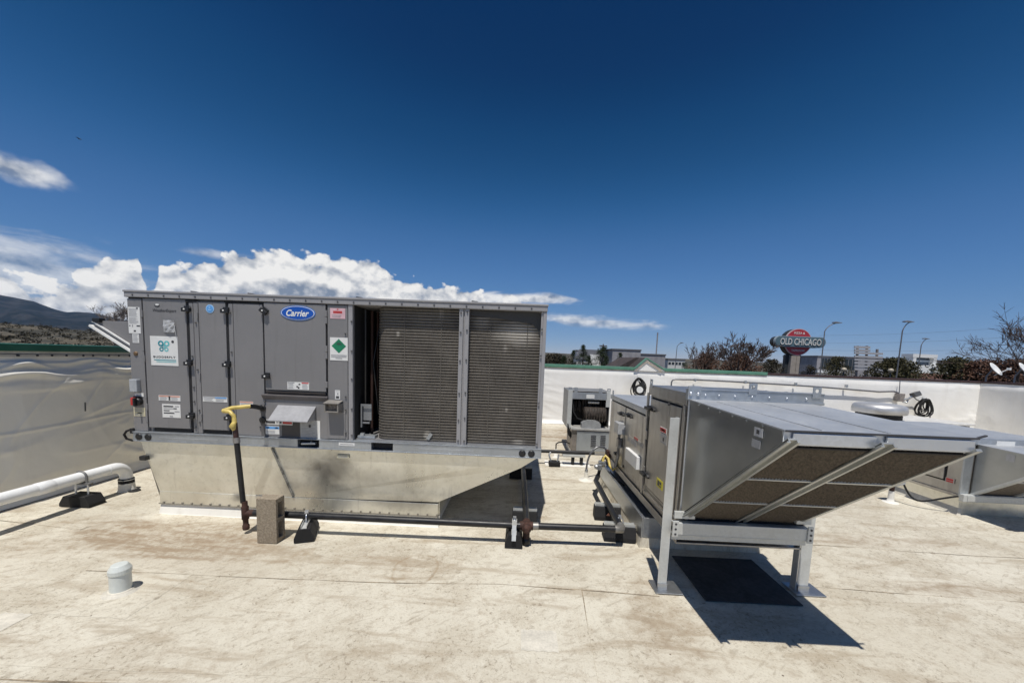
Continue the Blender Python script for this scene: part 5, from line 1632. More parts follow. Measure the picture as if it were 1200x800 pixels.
m_ = MB(); m_.lathe((QX0-0.004, 4.41, 0.745), [(0.032, 0.004), (0.032, -0.004)], 16, (1, 0, 0)); obj('black_port', m_, m_black, fu)
xsticker(fu, QX0, 4.34, 4.42, 0.62, 0.655, [], [m_yelsticker])
xsticker(fu, QX0, 4.36, 4.45, 0.335, 0.39, [(.1, .9, .5, .9, 3), (.1, .9, .1, .4, 3)], IN2, label='red warning sticker')
m_ = MB()
m_.box(QX0-0.01, QX1, QY0, QY0+0.02, QZ1-0.055, QZ1+0.02)
m_.box(QX0-0.01, QX0+0.085, QY0+0.002, QY0+0.02, QZ0+0.01, QZ1-0.055)
obj('front_frame', m_, m_rail, fu, 0.003)
m_ = MB(); m_.box(QX0+0.30, QX0+0.50, QY0-0.004, QY0+0.004, QZ1-0.045, QZ1-0.0); obj('white_plate', m_, m_label, fu)
obj('lifting_lug', lug(QX0+0.72, QY0-0.002, QZ1+0.03), m_rail, fu)
gl0, gl1, gy, gzl = QX0+0.10, QX1, 3.64, 0.80
m_ = MB()
m_.prism([(gl0, QY0, QZ1-0.05), (gl0, gy, gzl), (gl0, gy, gzl-0.045), (gl0, QY0, QZ0+0.055)], (0.006, 0, 0))
fh = obj('filter_hood', m_, m_hood, fu)
m_ = MB(); m_.prism([(gl1, QY0, QZ1-0.05), (gl1, gy, gzl), (gl1, gy, gzl-0.045), (gl1, QY0, QZ0+0.055)], (-0.006, 0, 0)); obj('hood_side', m_, m_hood, fh)
m_ = MB(); m_.prism([(gl0-0.004, QY0, QZ1-0.05), (gl0-0.004, QY0, QZ1-0.043), (gl0-0.004, gy-0.01, gzl+0.008), (gl0-0.004, gy-0.01, gzl)], (gl1-gl0+0.008, 0, 0)); m_.box(gl0, gl1, gy-0.012, gy, gzl-0.05, gzl); obj('hood_roof', m_, m_hoodroof, fh)
m_ = MB()
qa, qb = Vector((0, QY0, QZ0+0.055)), Vector((0, gy, gzl-0.045))
qn = Vector((0, (qb-qa).z, -(qb-qa).y)).normalized()
if qn.z > 0: qn = -qn
for xa, xb in ((gl0-0.006, gl0+0.05), (gl0+0.46, gl0+0.53), (gl1-0.05, gl1)):
    a = [Vector((xa, qa.y, qa.z)), Vector((xb, qa.y, qa.z)), Vector((xb, qa.y, qa.z))+qn*0.025, Vector((xa, qa.y, qa.z))+qn*0.025]
    m_.prism(a, qb-qa)
objs('slope_rail', m_, m_leg, fh)
for xa, xb in ((gl0+0.052, gl0+0.458), (gl0+0.532, gl1-0.052)):
    for r in range(2):
        m_ = MB()
        t0, t1 = r/2+0.01, (r+1)/2-0.02
        a = [qa.lerp(qb, t0), qa.lerp(qb, t1), qa.lerp(qb, t1)+qn*0.006, qa.lerp(qb, t0)+qn*0.006]
        m_.prism([(xa, q.y, q.z) for q in a], (xb-xa, 0, 0))
        flt = obj('filter', m_, m_filter, fh)
        m_ = MB()
        a = [qa.lerp(qb, t1)+qn*0.001, qa.lerp(qb, t1+0.025)+qn*0.001, qa.lerp(qb, t1+0.025)+qn*0.014, qa.lerp(qb, t1)+qn*0.014]
        m_.prism([(xa, q.y, q.z) for q in a], (xb-xa, 0, 0))
        obj('filter_channel', m_, m_leg, flt)
m_ = MB(); m_.box(QX0+0.12, QX1-0.02, QY0-0.002, QY0+0.008, QZ0+0.03, QZ1-0.05); obj('inner_bulkhead', m_, m_dark, fh)
m_ = MB(); m_.prism([(gl0-0.003, 3.95, 0.71), (gl0-0.003, 4.02, 0.71), (gl0-0.003, 4.02, 0.78), (gl0-0.003, 3.95, 0.78)], (0.002, 0, 0)); obj('sticker', m_, plain('grey sticker', (0.42, 0.42, 0.42), 0.5), fh)
m_ = MB(); m_.bar((gl0-0.02, gy+0.02, gzl-0.03), (gl0-0.005, gy+0.02, gzl-0.06), 0.03, 0.05); obj('red_tag', m_, m_red, fh)
m_ = MB(); m_.box(QX0-0.02, QX1, QY0-0.05, QY0-0.002, QZ0-0.03, QZ0+0.05); m_.box(QX0+0.02, QX1, QY0-0.056, QY0-0.05, QZ0-0.022, QZ0+0.042); obj('base_channel', m_, m_leg, fu, 0.003)
m_ = MB(); m_.box(QX1-0.30, QX1-0.26, QY0-0.06, QY0-0.052, QZ0-0.02, QZ0+0.035); obj('channel_end', m_, m_ink, fu)
m_ = MB()
m_.box(QX0+0.03, QX1-0.2, QY0+0.03, QY1, -0.05, QZ0)
obj('curb_wall', m_, m_skirt, fu)
m_ = MB()
m_.prism([(QX0-0.02, QY0-0.01, -0.02), (QX0+0.028, QY0+0.028, 0.07), (QX0+0.028, QY1, 0.07), (QX0-0.02, QY1+0.02, -0.02)], (0.04, 0, -0.01))
struct('roof_curb', m_, m_roofclean)
# small grey weatherproof box on a post beside it
wb = thing('junction_box', 'small grey weatherproof box on a white roof stub with black cable to the right unit', 'junction box', (4.63, 4.62, 0))
p = Vector((4.63, 4.62, 0))
m_ = MB(); m_.lathe((p.x, p.y, -0.012), [(0.085, 0), (0.075, 0.012), (0.036, 0.02), (0.030, 0.06), (0.028, 0.15)], 16); obj('roof_stub', m_, m_flash, wb)
m_ = MB(); m_.tube([(p.x, p.y, 0.13), (p.x, p.y, 0.22)], 0.024, 8); obj('nipple', m_, m_rust, wb)
m_ = MB(); m_.obox((p.x+0.03, p.y, 0.265), ((1, 0.1, 0.2), (-0.1, 1, 0), (-0.2, 0, 1)), (0.075, 0.05, 0.045)); obj('box_body', m_, plain('grey box', (0.42, 0.43, 0.44), 0.4), wb, 0.008)
m_ = MB()
c0, c3 = Vector((p.x+0.10, p.y, 0.29)), Vector((QX0-0.005, 4.30, 0.21))
pts = []
for i in range(15):
    t_ = i/14
    q = c0.lerp(c3, t_)
    pts.append((q.x-0.06*math.sin(math.pi*t_), q.y, max(0.05, q.z-0.17*math.sin(math.pi*min(1, t_*1.0))**1.0+0.03*math.sin(math.pi*2*t_)*-1)))
m_.tube(pts, 0.011, 8); obj('cable', m_, m_rubber, wb)

# ================================================================ SMALL OPEN UNIT BEHIND
su = thing('open_condensing_unit', 'small open-fronted steel unit with grimy motor, standing by the back wall between the big units', 'condensing unit', (1.2, 6.6, 0))
SY = 6.42
x0, x1, z0, z1 = 0.82, 1.54, 0.44, 1.06
m_ = MB()
m_.box(x0, x0+0.012, SY, 7.1, z0, z1); m_.box(x1-0.012, x1, SY, 7.1, z0, z1); m_.box(x0, x1, 7.09, 7.1, z0, z1); m_.box(x0, x1, SY, 7.1, z1, z1+0.012); m_.box(x0, x1, SY, 7.1, z0-0.01, z0)
obj('case', m_, plain('old grey case', (0.24, 0.24, 0.235), 0.5, 0.2, 0.2, 9), su, 0.003)
m_ = MB(); m_.box(x0+0.07, x1-0.06, SY-0.012, SY, z1-0.13, z1-0.012); obj('top_fascia', m_, m_rail, su, 0.003)
m_ = MB(); m_.box(x0, x0+0.075, SY-0.015, SY, z0-0.02, z1+0.02); m_.box(x1-0.07, x1, SY-0.012, SY, z1-0.25, z1+0.02); objs('front_post', m_, m_leg, su, 0.003)
m_ = MB(); m_.box(1.13, 1.27, SY-0.016, SY-0.012, z1-0.11, z1-0.045); obj('white_sticker', m_, m_label, su)
for x in (x0+0.03, x0+0.13, x1-0.17, x1-0.03):
    obj('lifting_lug', lug(x, SY-0.002, z1+0.03), m_rail, su)
m_ = MB(); m_.box(x0+0.02, x1-0.02, SY+0.30, SY+0.31, z0, z1-0.02); m_.box(x0+0.02, x1-0.02, SY+0.01, SY+0.3, z0, z0+0.01); objs('inner_liner', m_, plain('grimy dark liner', (0.035, 0.030, 0.027), 0.8, 0, 0.4, 20), su)
m_ = MB()
rg = random.Random(5)
for i in range(13):
    xx = x0+0.12+0.045*i
    m_.lathe((xx, SY+0.18+0.04*rg.random(), z0+0.30-0.06*rg.random()), [(0.018, 0), (0.02, 0.01), (0.02, 0.16), (0.01, 0.18)], 8, (0.1*rg.uniform(-1, 1), 0, 1))
objs('component_row', m_, plain('grimy components', (0.10, 0.08, 0.065), 0.6, 0.2, 0.5, 30), su)
m_ = MB()
m_.lathe((1.10, SY+0.02, 0.68), [(0.03, 0.0), (0.11, 0.005), (0.12, 0.03), (0.12, 0.36), (0.11, 0.38), (0.03, 0.385)], 20, (1, 0, 0))
obj('blower_motor', m_, plain('grimy brown motor', (0.040, 0.030, 0.024), 0.7, 0.2, 0.6, 18, 0.004), su)
m_ = MB()
for i in range(8):
    m_.box(1.13+0.045*i, 1.138+0.045*i, SY-0.105, SY-0.09, 0.56, 0.80)
objs('motor_fins', m_, plain('rusty fin', (0.075, 0.060, 0.050), 0.7, 0, 0.6, 20), su)
m_ = MB(); m_.prism([(1.06, SY-0.13, 0.452), (1.38, SY-0.13, 0.452), (1.38, SY-0.13, 0.53), (1.35, SY-0.13, 0.565), (1.29, SY-0.13, 0.59), (1.16, SY-0.13, 0.595), (1.10, SY-0.13, 0.57), (1.06, SY-0.13, 0.535)], (0, 0.14, 0)); obj('shroud', m_, plain('light grey shroud', (0.33, 0.34, 0.345), 0.45, 0.2, 0.15, 10), su)
m_ = MB(); m_.tube([(x0+0.10, SY+0.05, 0.90), (x0+0.11, SY, 0.70), (x0+0.17, SY-0.02, 0.60), (x0+0.28, SY-0.02, 0.57)], 0.012, 7); obj('hose', m_, m_rubber, su)
m_ = MB(); m_.box(1.17, 1.36, SY+0.01, SY+0.02, 0.865, 0.895); obj('pale_strip', m_, plain('pale strip', (0.52, 0.49, 0.43), 0.6), su)
lb = MB()
lb.box(0.90, 1.66, SY-0.13, SY+0.5, 0.06, 0.42)
bb = obj('lower_box', lb, plain('brown grey side', (0.24, 0.215, 0.19), 0.5, 0.3, 0.2, 7), su, 0.003)
m_ = MB(); m_.box(0.985, 1.655, SY-0.142, SY-0.131, 0.065, 0.40); obj('front_panel', m_, plain('zinc panel', (0.36, 0.385, 0.40), 0.42, 0.45, 0.08, 8), bb, 0.003)
m_ = MB(); m_.box(0.88, 1.68, SY-0.16, SY+0.2, 0.42, 0.452); obj('lid', m_, plain('lid grey', (0.42, 0.415, 0.40), 0.45, 0.2), bb, 0.003)
lo = MB(); lo.prism([(0, 0, 0), (0, -0.014, -0.006), (0, 0, -0.016)], (0.085, 0, 0)); 
l0 = None
for cxx in (1.225, 1.385, 1.545):
    for i in range(7):
        loc = (cxx-1.2, SY-0.143-6.6, 0.345-0.031*i)
        if l0 is None:
            l0 = obj('louvre', lo, m_ink, bb, local=True); l0.location = loc
        else:
            piece(l0, bb, loc)
m_ = MB()
for i in range(5):
    m_.tube([(x0+0.02, SY-0.01, 0.50-0.03*i), (x0+0.03, SY-0.06, 0.44-0.03*i), (x0+0.07, SY-0.05, 0.36-0.02*i), (0.92, SY-0.03, 0.30-0.02*i)], 0.009, 6)
objs('wire_bundle', m_, m_rubber, su)
m_ = MB(); m_.box(0.9, 1.66, SY-0.10, SY+0.5, -0.05, 0.06); struct('roof_curb', m_, m_flash)
sp_ = thing('gas_pipe', 'black pipe crossing behind the large unit towards the small open unit', 'gas pipe', (0.5, 5.6, 0))
m_ = MB(); m_.tube([(0.0, 5.60, 0.20), (1.16, 5.62, 0.20)], 0.026, 10); obj('header_pipe', m_, m_pipe, sp_)
m_ = MB(); m_.tube([(0.62, 6.05, 0.0), (0.62, 6.05, 0.22), (0.66, 6.05, 0.245), (0.78, 6.1, 0.25), (0.86, 6.2, 0.20)], 0.011, 8); obj('thin_line', m_, m_rubber, sp_)
m_ = MB(); m_.lathe((0.62, 6.05, -0.01), [(0.07, 0), (0.03, 0.02), (0.025, 0.14)], 12); obj('roof_stub', m_, m_flash, sp_)
ps = thing('pipe_stand', 'pale metal pipe stand with black feet behind the gap between the units', 'pipe stand', (0.75, 5.62, 0))
m_ = MB(); m_.box(0.68, 1.02, 5.56, 5.68, 0.135, 0.17); obj('crossbar', m_, m_leg, ps, 0.004)
m_ = MB(); m_.box(0.82, 0.86, 5.58, 5.66, 0.02, 0.135); m_.box(0.95, 0.99, 5.58, 5.66, 0.02, 0.135); objs('stand_leg', m_, m_rubber, ps)
m_ = MB(); m_.box(0.47, 0.64, 5.48, 5.60, 0.0, 0.07); m_.box(0.50, 0.60, 5.60, 5.70, 0.0, 0.05); obj('rubber_foot', m_, m_rubber, ps, 0.01)
m_ = MB(); m_.tube([(0.50, 5.54, 0.07), (0.47, 5.56, 0.16), (0.50, 5.6, 0.20)], 0.012, 6); m_.tube([(0.60, 5.54, 0.07), (0.62, 5.58, 0.17)], 0.012, 6); obj('bracket', m_, m_galv, ps)
m_ = MB(); m_.box(0.42, 1.1, 5.50, 5.78, -0.03, 0.012); struct('roof_pad', m_, m_flash)

# ================================================================ FAN BOX BEHIND THE HOOD
fb_ = thing('rooftop_unit', 'low flat-topped unit with dark side opening, half hidden behind the slanted hood', 'rooftop unit', (7.0, 7.2, 0))
m_ = MB(); m_.box(5.9, 8.25, 7.0, 8.3, 0.0, 0.67); obj('cabinet', m_, plain('pale cabinet', (0.40, 0.39, 0.37), 0.5, 0.2, 0.12, 4), fb_, 0.004)
m_ = MB(); m_.box(5.85, 8.30, 6.95, 8.35, 0.67, 0.70); obj('roof_sheet', m_, plain('pale lid', (0.62, 0.61, 0.58), 0.5), fb_, 0.003)
m_ = MB(); m_.box(7.78, 8.18, 6.992, 7.0, 0.30, 0.66); obj('dark_opening', m_, m_dark, fb_)
m_ = MB(); m_.box(7.30, 7.46, 6.992, 7.0, 0.56, 0.63); m_.mat(1).box(7.48, 7.56, 6.992, 7.0, 0.56, 0.63); m_.mat(2).box(7.05, 7.28, 6.992, 7.0, 0.5, 0.66); obj('sticker', m_, [m_label, m_red, plain('grey panel', (0.2, 0.2, 0.2), 0.5)], fb_)
ef = thing('exhaust_fan', 'low round aluminium exhaust fan hood just behind the slanted filter hood', 'exhaust fan', (6.82, 7.2, 0.70))
m_ = MB(); m_.lathe((6.82, 7.25, 0.78), [(0.30, 0.0), (0.30, 0.03), (0.385, 0.035), (0.395, 0.045), (0.395, 0.125), (0.385, 0.165), (0.35, 0.195), (0.27, 0.212), (0.13, 0.220), (0.02, 0.222)], 40); obj('fan_hood', m_, galv('spun aluminium', (0.60, 0.60, 0.60), 0.45, 0.03, 30, 0.1, (0.25, 0.24, 0.22), 0.6), ef)
m_ = MB(); m_.lathe((6.82, 7.25, 0.70), [(0.33, 0.0), (0.33, 0.09)], 40); obj('fan_base', m_, m_dark, ef)

# wall lights, cable coils and the conduit on the back wall
def coil_of_cable(label, x, z, r, y=9.16):
    t = thing('cable_coil', label, 'cable coil', (x, y, z))
    rg = random.Random(int(x*10))
    m = MB()
    for k_ in range(9):
        a0 = rg.uniform(-.15, .15)
        rr = r*(1+rg.uniform(-.35, .18))
        sq = rg.uniform(0.55, 0.95)
        pts = []
        for i in range(21):
            a = 2*math.pi*i/20
            pts.append((x+a0*0.5*r+rr*sq*math.cos(a)*(1-0.25*math.sin(a)), y-0.02-0.012*k_+0.02*math.sin(a*2+k_), z+(r-rr)*0.8+rr*1.08*math.sin(a)))
        m.tube(pts, 0.012, 6, False)
    obj('loops', m, m_rubber, t)
    m = MB(); m.tube([(x, y-0.05, z+r*0.7), (x-0.02, y-0.03, z+r*1.35)], 0.03, 8); obj('tie', m, m_label, t)
    return t
t = coil_of_cable('loose coil of black cable hung on the wall behind the fan', 9.60, 0.80, 0.17)
m_ = MB(); m_.tube([(9.62, 9.1, 1.0), (9.78, 9.12, 0.90), (9.84, 9.15, 0.7), (9.82, 9.15, 0.5)], 0.012, 6); obj('hanging_end', m_, m_flex, t)
t = coil_of_cable('loose coil of black cable hung on the white wall under the little gable', 2.84, 1.0, 0.20)
m_ = MB(); m_.tube([(2.87, 9.0, 1.12), (2.90, 9.0, 0.95), (2.90, 9.0, 0.7)], 0.055, 8); obj('black_sleeve', m_, m_black, t)
fl = thing('floodlight', 'white round lamp in front of the cable coil under the little gable', 'floodlight', (2.84, 8.95, 0.95))
m_ = MB(); m_.lathe((2.83, 8.93, 0.945), [(0.075, 0), (0.078, 0.02), (0.05, 0.07), (0.03, 0.09)], 18, (0, 1, 0)); obj('lamp_head', m_, m_white, fl)
m_ = MB(); m_.lathe((2.83, 8.957, 0.945), [(0.115, 0), (0.125, 0.03), (0.08, 0.10)], 18, (0, 1, 0)); obj('housing', m_, m_black, fl)
m_ = MB(); m_.tube([(2.85, 9.0, 0.96), (2.87, 9.1, 1.10), (2.87, 9.24, 1.15)], 0.018, 6); obj('bracket', m_, m_black, fl)
f2 = thing('floodlight', 'small dark floodlight head at the end of the wall conduit above the round fan', 'floodlight', (9.2, 9.1, 1.0))
m_ = MB(); m_.box(9.02, 9.13, 9.10, 9.25, 0.90, 1.09); obj('back_box', m_, plain('worn grey box', (0.30, 0.27, 0.25), 0.5, 0.2, 0.3, 30), f2, 0.006)
m_ = MB(); m_.obox((9.28, 9.02, 1.09), ((1, 0, 0.4), (0, 1, -0.3), (-0.4, 0.3, 1)), (0.075, 0.06, 0.055)); obj('lamp_head', m_, plain('dark lamp', (0.09, 0.09, 0.09), 0.4), f2, 0.012)
m_ = MB(); m_.tube([(9.12, 9.12, 0.95), (9.18, 9.06, 0.98), (9.24, 9.04, 1.05)], 0.025, 8); m_.tube([(9.10, 9.12, 0.90), (9.16, 9.08, 0.88), (9.20, 9.1, 0.95)], 0.02, 6); obj('knuckle', m_, m_galv, f2)
m_ = MB(); m_.tube([(9.32, 9.16, 1.08), (9.5, 9.2, 0.96), (9.58, 9.2, 0.92)], 0.012, 6); obj('cable', m_, m_flex, f2)
wc = thing('wall_conduit', 'long thin grey conduit fixed along the white back wall', 'conduit', (6.0, 9.2, 1.2))
pts = [(3.66, 9.2, 0.0), (3.66, 9.2, 1.14), (3.68, 9.2, 1.19), (3.74, 9.2, 1.215)] + [(3.8+0.4*i, 9.2, 1.222-0.0008*i*i+0.002*math.sin(i)) for i in range(1, 13)] + [(8.95, 9.2, 1.13), (9.06, 9.2, 1.10), (9.09, 9.19, 1.05)]
m_ = MB(); m_.tube(pts, 0.019, 8); obj('conduit_run', m_, m_flex, wc)
m_ = MB()
for x in (4.2, 5.4, 6.6, 7.8):
    m_.box(x, x+0.04, 9.17, 9.23, 1.18, 1.25)
objs('conduit_strap', m_, m_galv, wc)
m_ = MB(); m_.tube([(9.08, 9.2, 1.10), (9.08, 9.22, 1.39)], 0.009, 6); obj('drop_wire', m_, m_flex, wc)
# ================================================================ BEYOND THE ROOF
def leafmat(name, c0, c1, rough=0.75):
    def f(k, b):
        v = k.new('ShaderNodeNewGeometry').outputs['Position']
        n = k.noise(v, 0.9, 4, 0.6)
        oi = k.new('ShaderNodeNewGeometry').outputs['Random Per Island']
        k.put(b.inputs['Base Color'], k.mix(k.m('ADD', k.m('MULTIPLY', n, 0.5), k.m('MULTIPLY', oi, 0.5)), c0, c1))
        b.inputs['Roughness'].default_value = rough
        b.inputs['Specular IOR Level'].default_value = 0.2
    return material(name, f)
m_conif = leafmat('conifer needles', (0.012, 0.022, 0.010), (0.05, 0.065, 0.028))
m_juni = leafmat('juniper leaves', (0.018, 0.020, 0.010), (0.085, 0.075, 0.035))
m_brush = leafmat('dry brush', (0.055, 0.028, 0.020), (0.17, 0.095, 0.065))
m_scrub = leafmat('scrub oak', (0.014, 0.016, 0.009), (0.075, 0.062, 0.042))
m_bark = plain('bark', (0.085, 0.058, 0.047), 0.9, 0, 0.4, 3)
m_barkgrey = plain('grey bark', (0.20, 0.17, 0.15), 0.9, 0, 0.3, 3)

def leaf_cloud(mb, rg, centre, rad, n, size, flat=1.0):
    cx, cy, cz = centre
    for _ in range(n):
        while True:
            q = Vector((rg.uniform(-1, 1), rg.uniform(-1, 1), rg.uniform(-1, 1)))
            if q.length < 1:
                break
        q = q * (0.55+0.45*rg.random())
        c = Vector((cx+q.x*rad[0], cy+q.y*rad[1], cz+q.z*rad[2]))
        a = Vector((rg.uniform(-1, 1), rg.uniform(-1, 1), rg.uniform(-1, 1))).normalized()
        b = a.cross(Vector((rg.uniform(-1, 1), rg.uniform(-1, 1), rg.uniform(-1, 1)))).normalized()
        s = size*rg.uniform(0.5, 1.3)
        mb.add([c-a*s, c+b*s*0.5, c+a*s, c-b*s*0.5], [(0, 1, 2, 3)])
def evergreen(name, label, x, y, ztop, width, seed, mat=None, conical=True, group=None, base=GZ, dens=1.0):
    rg = random.Random(seed)
    t = thing(name, label, 'tree' if conical else 'bush', (x, y, base), group)
    H = ztop-base
    m = MB(); m.tube([(x, y, base), (x+0.05*H*0.1, y, base+H*0.5), (x, y, ztop-0.05*H)], [0.035*H, 0.022*H, 0.004*H], 7)
    obj('trunk', m, m_bark, t)
    m = MB()
    n = int((150 if conical else 230)*dens)
    for i in range(n):
        f = rg.random()**0.8 if conical else 0.35+0.65*rg.random()**0.7
        if conical:
            rr = width/2*(1-f)*rg.uniform(0.35, 1.12)+0.02*width
        else:
            rr = width/2*math.sqrt(max(0.05, 1-(f*1.0)**2.5))*rg.uniform(0.2, 1.1)
        a = rg.uniform(0, 2*math.pi)
        z = base+H*(0.12+0.88*f)
        c = (x+rr*math.cos(a), y+rr*math.sin(a), z-0.02*H)
        s = width*(0.11 if not conical else 0.09+0.06*(1-f))
        leaf_cloud(m, rg, c, (s, s, s*0.75), 26, width*0.020)
    obj('crown', m, mat or m_conif, t)
    return t
def bare_tree(name, label, x, y, ztop, spread, seed, base=GZ, bark=None, twigs=None, lean=0.0, levels=5, stems=3, r0=0.16, group=None, fork=None, rmin=0.022):
    rg = random.Random(seed)
    t = thing(name, label, 'tree', (x, y, base), group)
    fork = fork if fork is not None else base
    H = ztop-fork
    limb, twig = MB(), MB()
    if fork > base:
        limb.tube([(x, y, base), (x+0.1, y, (base+fork)/2), (x, y, fork+0.15)], [r0*2.2, r0*1.9, r0*1.7], 8)
    def grow(p, d, L, r, lv):
        r = max(r, rmin)
        q = p.copy()
        pts, rs = [q.copy()], [r]
        dd = d.copy()
        for i in range(3):
            dd = (dd + Vector((rg.gauss(0, .14), rg.gauss(0, .14), rg.gauss(0.02, .09)))).normalized()
            q = q + dd*L/3
            pts.append(q.copy())
            rs.append(r*(1-0.2*(i+1)))
        (limb if lv <= 2 else twig).tube(pts, rs, 6 if lv <= 1 else 3, False, lv <= 1)
        if lv >= levels:
            return
        nb = 3 if lv < levels-1 else 4
        for i in range(nb):
            k_ = rg.choice((1, 2, 3)) if i else 3
            a = rg.uniform(0.3, 0.85)*(1 if i else 0.45)
            ax = dd.cross(Vector((rg.gauss(0, 1), rg.gauss(0, 1), rg.gauss(0, 1)))).normalized()
            nd = (Matrix.Rotation(a, 3, ax) @ dd)
            nd.z += 0.10
            grow(pts[k_], nd.normalized(), L*rg.uniform(0.58, 0.82), rs[k_]*0.70, lv+1)
    for s_ in range(stems):
        a = 2*math.pi*s_/stems + rg.uniform(-.4, .4)
        sp = spread*(0.45 if stems > 1 else 0.05)
        d = Vector((math.cos(a)*sp/H*1.6+lean, math.sin(a)*sp/H*1.2, 1)).normalized()
        grow(Vector((x+0.2*math.cos(a), y+0.2*math.sin(a), fork)), d, H*0.36, r0*rg.uniform(0.75, 1.1), 0)
    obj('trunk', limb, bark or m_bark, t)
    obj('crown', twig, twigs or bark or m_bark, t)
    # fit the height
    zs = max(v.z for v in limb.v+twig.v)
    for o in t.children:
        for v in o.data.vertices:
            zz = v.co.z+base
            if zz > fork:
                v.co.z = fork+(zz-fork)*H/(zs-fork)-base
    return t

# mountains: a long forested ridge, and a nearer scrub-covered hill on the left
def ridge(name, prof, Y, depth, mat, seed, rough, cols=220, rows=40, zb=GZ, skirt=0.02):
    """prof: (px, py) skyline points of the photograph; the crest stands at distance Y and falls away towards the viewer"""
    P = [at(px, py, Y) for px, py in prof]
    m = MB()
    vs = []
    for j in range(rows+1):
        f = j/rows                               # 0 at the foot, 1 at the crest
        for i in range(cols+1):
            X = P[0].x + (P[-1].x-P[0].x)*i/cols
            for a, b in zip(P[:-1], P[1:]):
                if a.x <= X <= b.x:
                    w = (X-a.x)/(b.x-a.x)
                    zc = a.z*(1-w)+b.z*w
                    break
            g = f**1.25
            nn = noise.fractal((X/rough+seed, f*depth/rough, seed), 1.0, 2.0, 6)
            z = zb + (zc-zb)*g + nn*(zc-zb)*0.16*math.sin(math.pi*min(1, f*0.95))
            zl = nn*0.018*(zc-zb) if j == rows else 0
            vs.append((X*(Y-depth*(1-f))/Y, Y-depth*(1-f), z+zl))
    vs2 = [(v[0]*1.02, v[1]+depth*0.5, zb) for v in vs[-(cols+1):]]
    m.add(vs+vs2, [(j*(cols+1)+i, j*(cols+1)+i+1, (j+1)*(cols+1)+i+1, (j+1)*(cols+1)+i) for j in range(rows+1) for i in range(cols)], True)
    return struct(name, m, mat)
def f_mount(k, b):
    v = k.new('ShaderNodeNewGeometry').outputs['Position']
    n = k.noise(v, 0.004, 8, 0.65)
    n2 = k.noise(v, 0.02, 5, 0.7)
    c = k.mix(k.step(n, 0.42, 0.62), (0.006, 0.009, 0.009), (0.034, 0.032, 0.031))
    k.put(b.inputs['Base Color'], k.mix(k.m('MULTIPLY', k.step(n2, 0.45, 0.65), 0.5), c, (0.014, 0.020, 0.016)))
    b.inputs['Roughness'].default_value = 0.95
    b.inputs['Specular IOR Level'].default_value = 0.1
ridge('mountain', [(-420, 330), (-200, 336), (-60, 340), (0, 347), (18, 349), (40, 353), (62, 361), (78, 366), (90, 366), (104, 367), (130, 371), (190, 386), (260, 398), (340, 408)], 6000, 2600, material('forested mountain', f_mount), 3, 900)
def f_scrubhill(k, b):
    v = k.new('ShaderNodeNewGeometry').outputs['Position']
    n = k.noise(v, 0.035, 6, 0.65)
    c = k.mix(k.step(n, 0.42, 0.62), (0.030, 0.028, 0.018), (0.105, 0.088, 0.060))
    k.put(b.inputs['Base Color'], c)
    b.inputs['Roughness'].default_value = 0.95
hill = ridge('scrub_hill', [(-420, 372), (-200, 374), (-60, 376), (0, 378), (30, 381), (55, 383), (80, 386), (110, 388), (150, 390), (200, 396), (260, 405)], 320, 210, material('dry hillside', f_scrubhill), 9, 60, 120, 24)
far = ridge('far_hills', [(200, 404), (400, 408), (560, 411), (640, 413), (700, 416), (760, 419), (820, 421), (880, 424), (940, 427), (1000, 431), (1100, 434), (1200, 438), (1400, 446)], 1500, 900, material('far brown hills', f_scrubhill), 5, 240, 160, 20)
# scrub on the hill: nobody could count it
rg = random.Random(11)
sc = MB()
hv = [v.co.copy() for v in hill.data.vertices][:121*25]
hv = [v for v in hv if -480 < v.x < -60 and v.y > 150]
for i in range(900):
    v = rg.choice(hv)
    s = rg.uniform(1.2, 3.2)
    c = (v.x+rg.uniform(-3, 3), v.y+rg.uniform(-5, 5), v.z+s*0.3)
    leaf_cloud(sc, rg, c, (s*1.4, s, s*0.6), 22, s*0.26)
stuff(tag(obj('scrub_brush', sc, m_scrub), 'dark scrub bushes scattered over the dry hillside at far left', 'scrub'))

# bare trees
p = at(137, 350, 60); bare_tree('bare_tree', 'pale leafless tree rising behind the left end of the large grey unit', p.x-0.6, 60, p.z, 5, 21, bark=m_barkgrey, stems=4, r0=0.13, fork=1.0, rmin=0.03)
p = at(866, 388, 35); bare_tree('bare_tree', 'brown leafless tree with spreading crown between the gable and the pylon sign', p.x+0.3, 35, p.z, 3.6, 34, stems=6, r0=0.12, levels=5, fork=0.6, rmin=0.022)
p = at(826, 400, 37); bare_tree('bare_tree', 'thin reddish leafless sapling just left of the big bare tree', p.x, 37, p.z, 1.8, 77, stems=5, r0=0.06, levels=4, fork=0.6)
p = at(1196, 362, 25); bare_tree('bare_tree', 'dark leafless tree reaching into the right edge of the picture', p.x+1.6, 25, p.z+0.5, 4.2, 52, stems=6, r0=0.10, levels=5, lean=-0.08, fork=0.4, rmin=0.014)
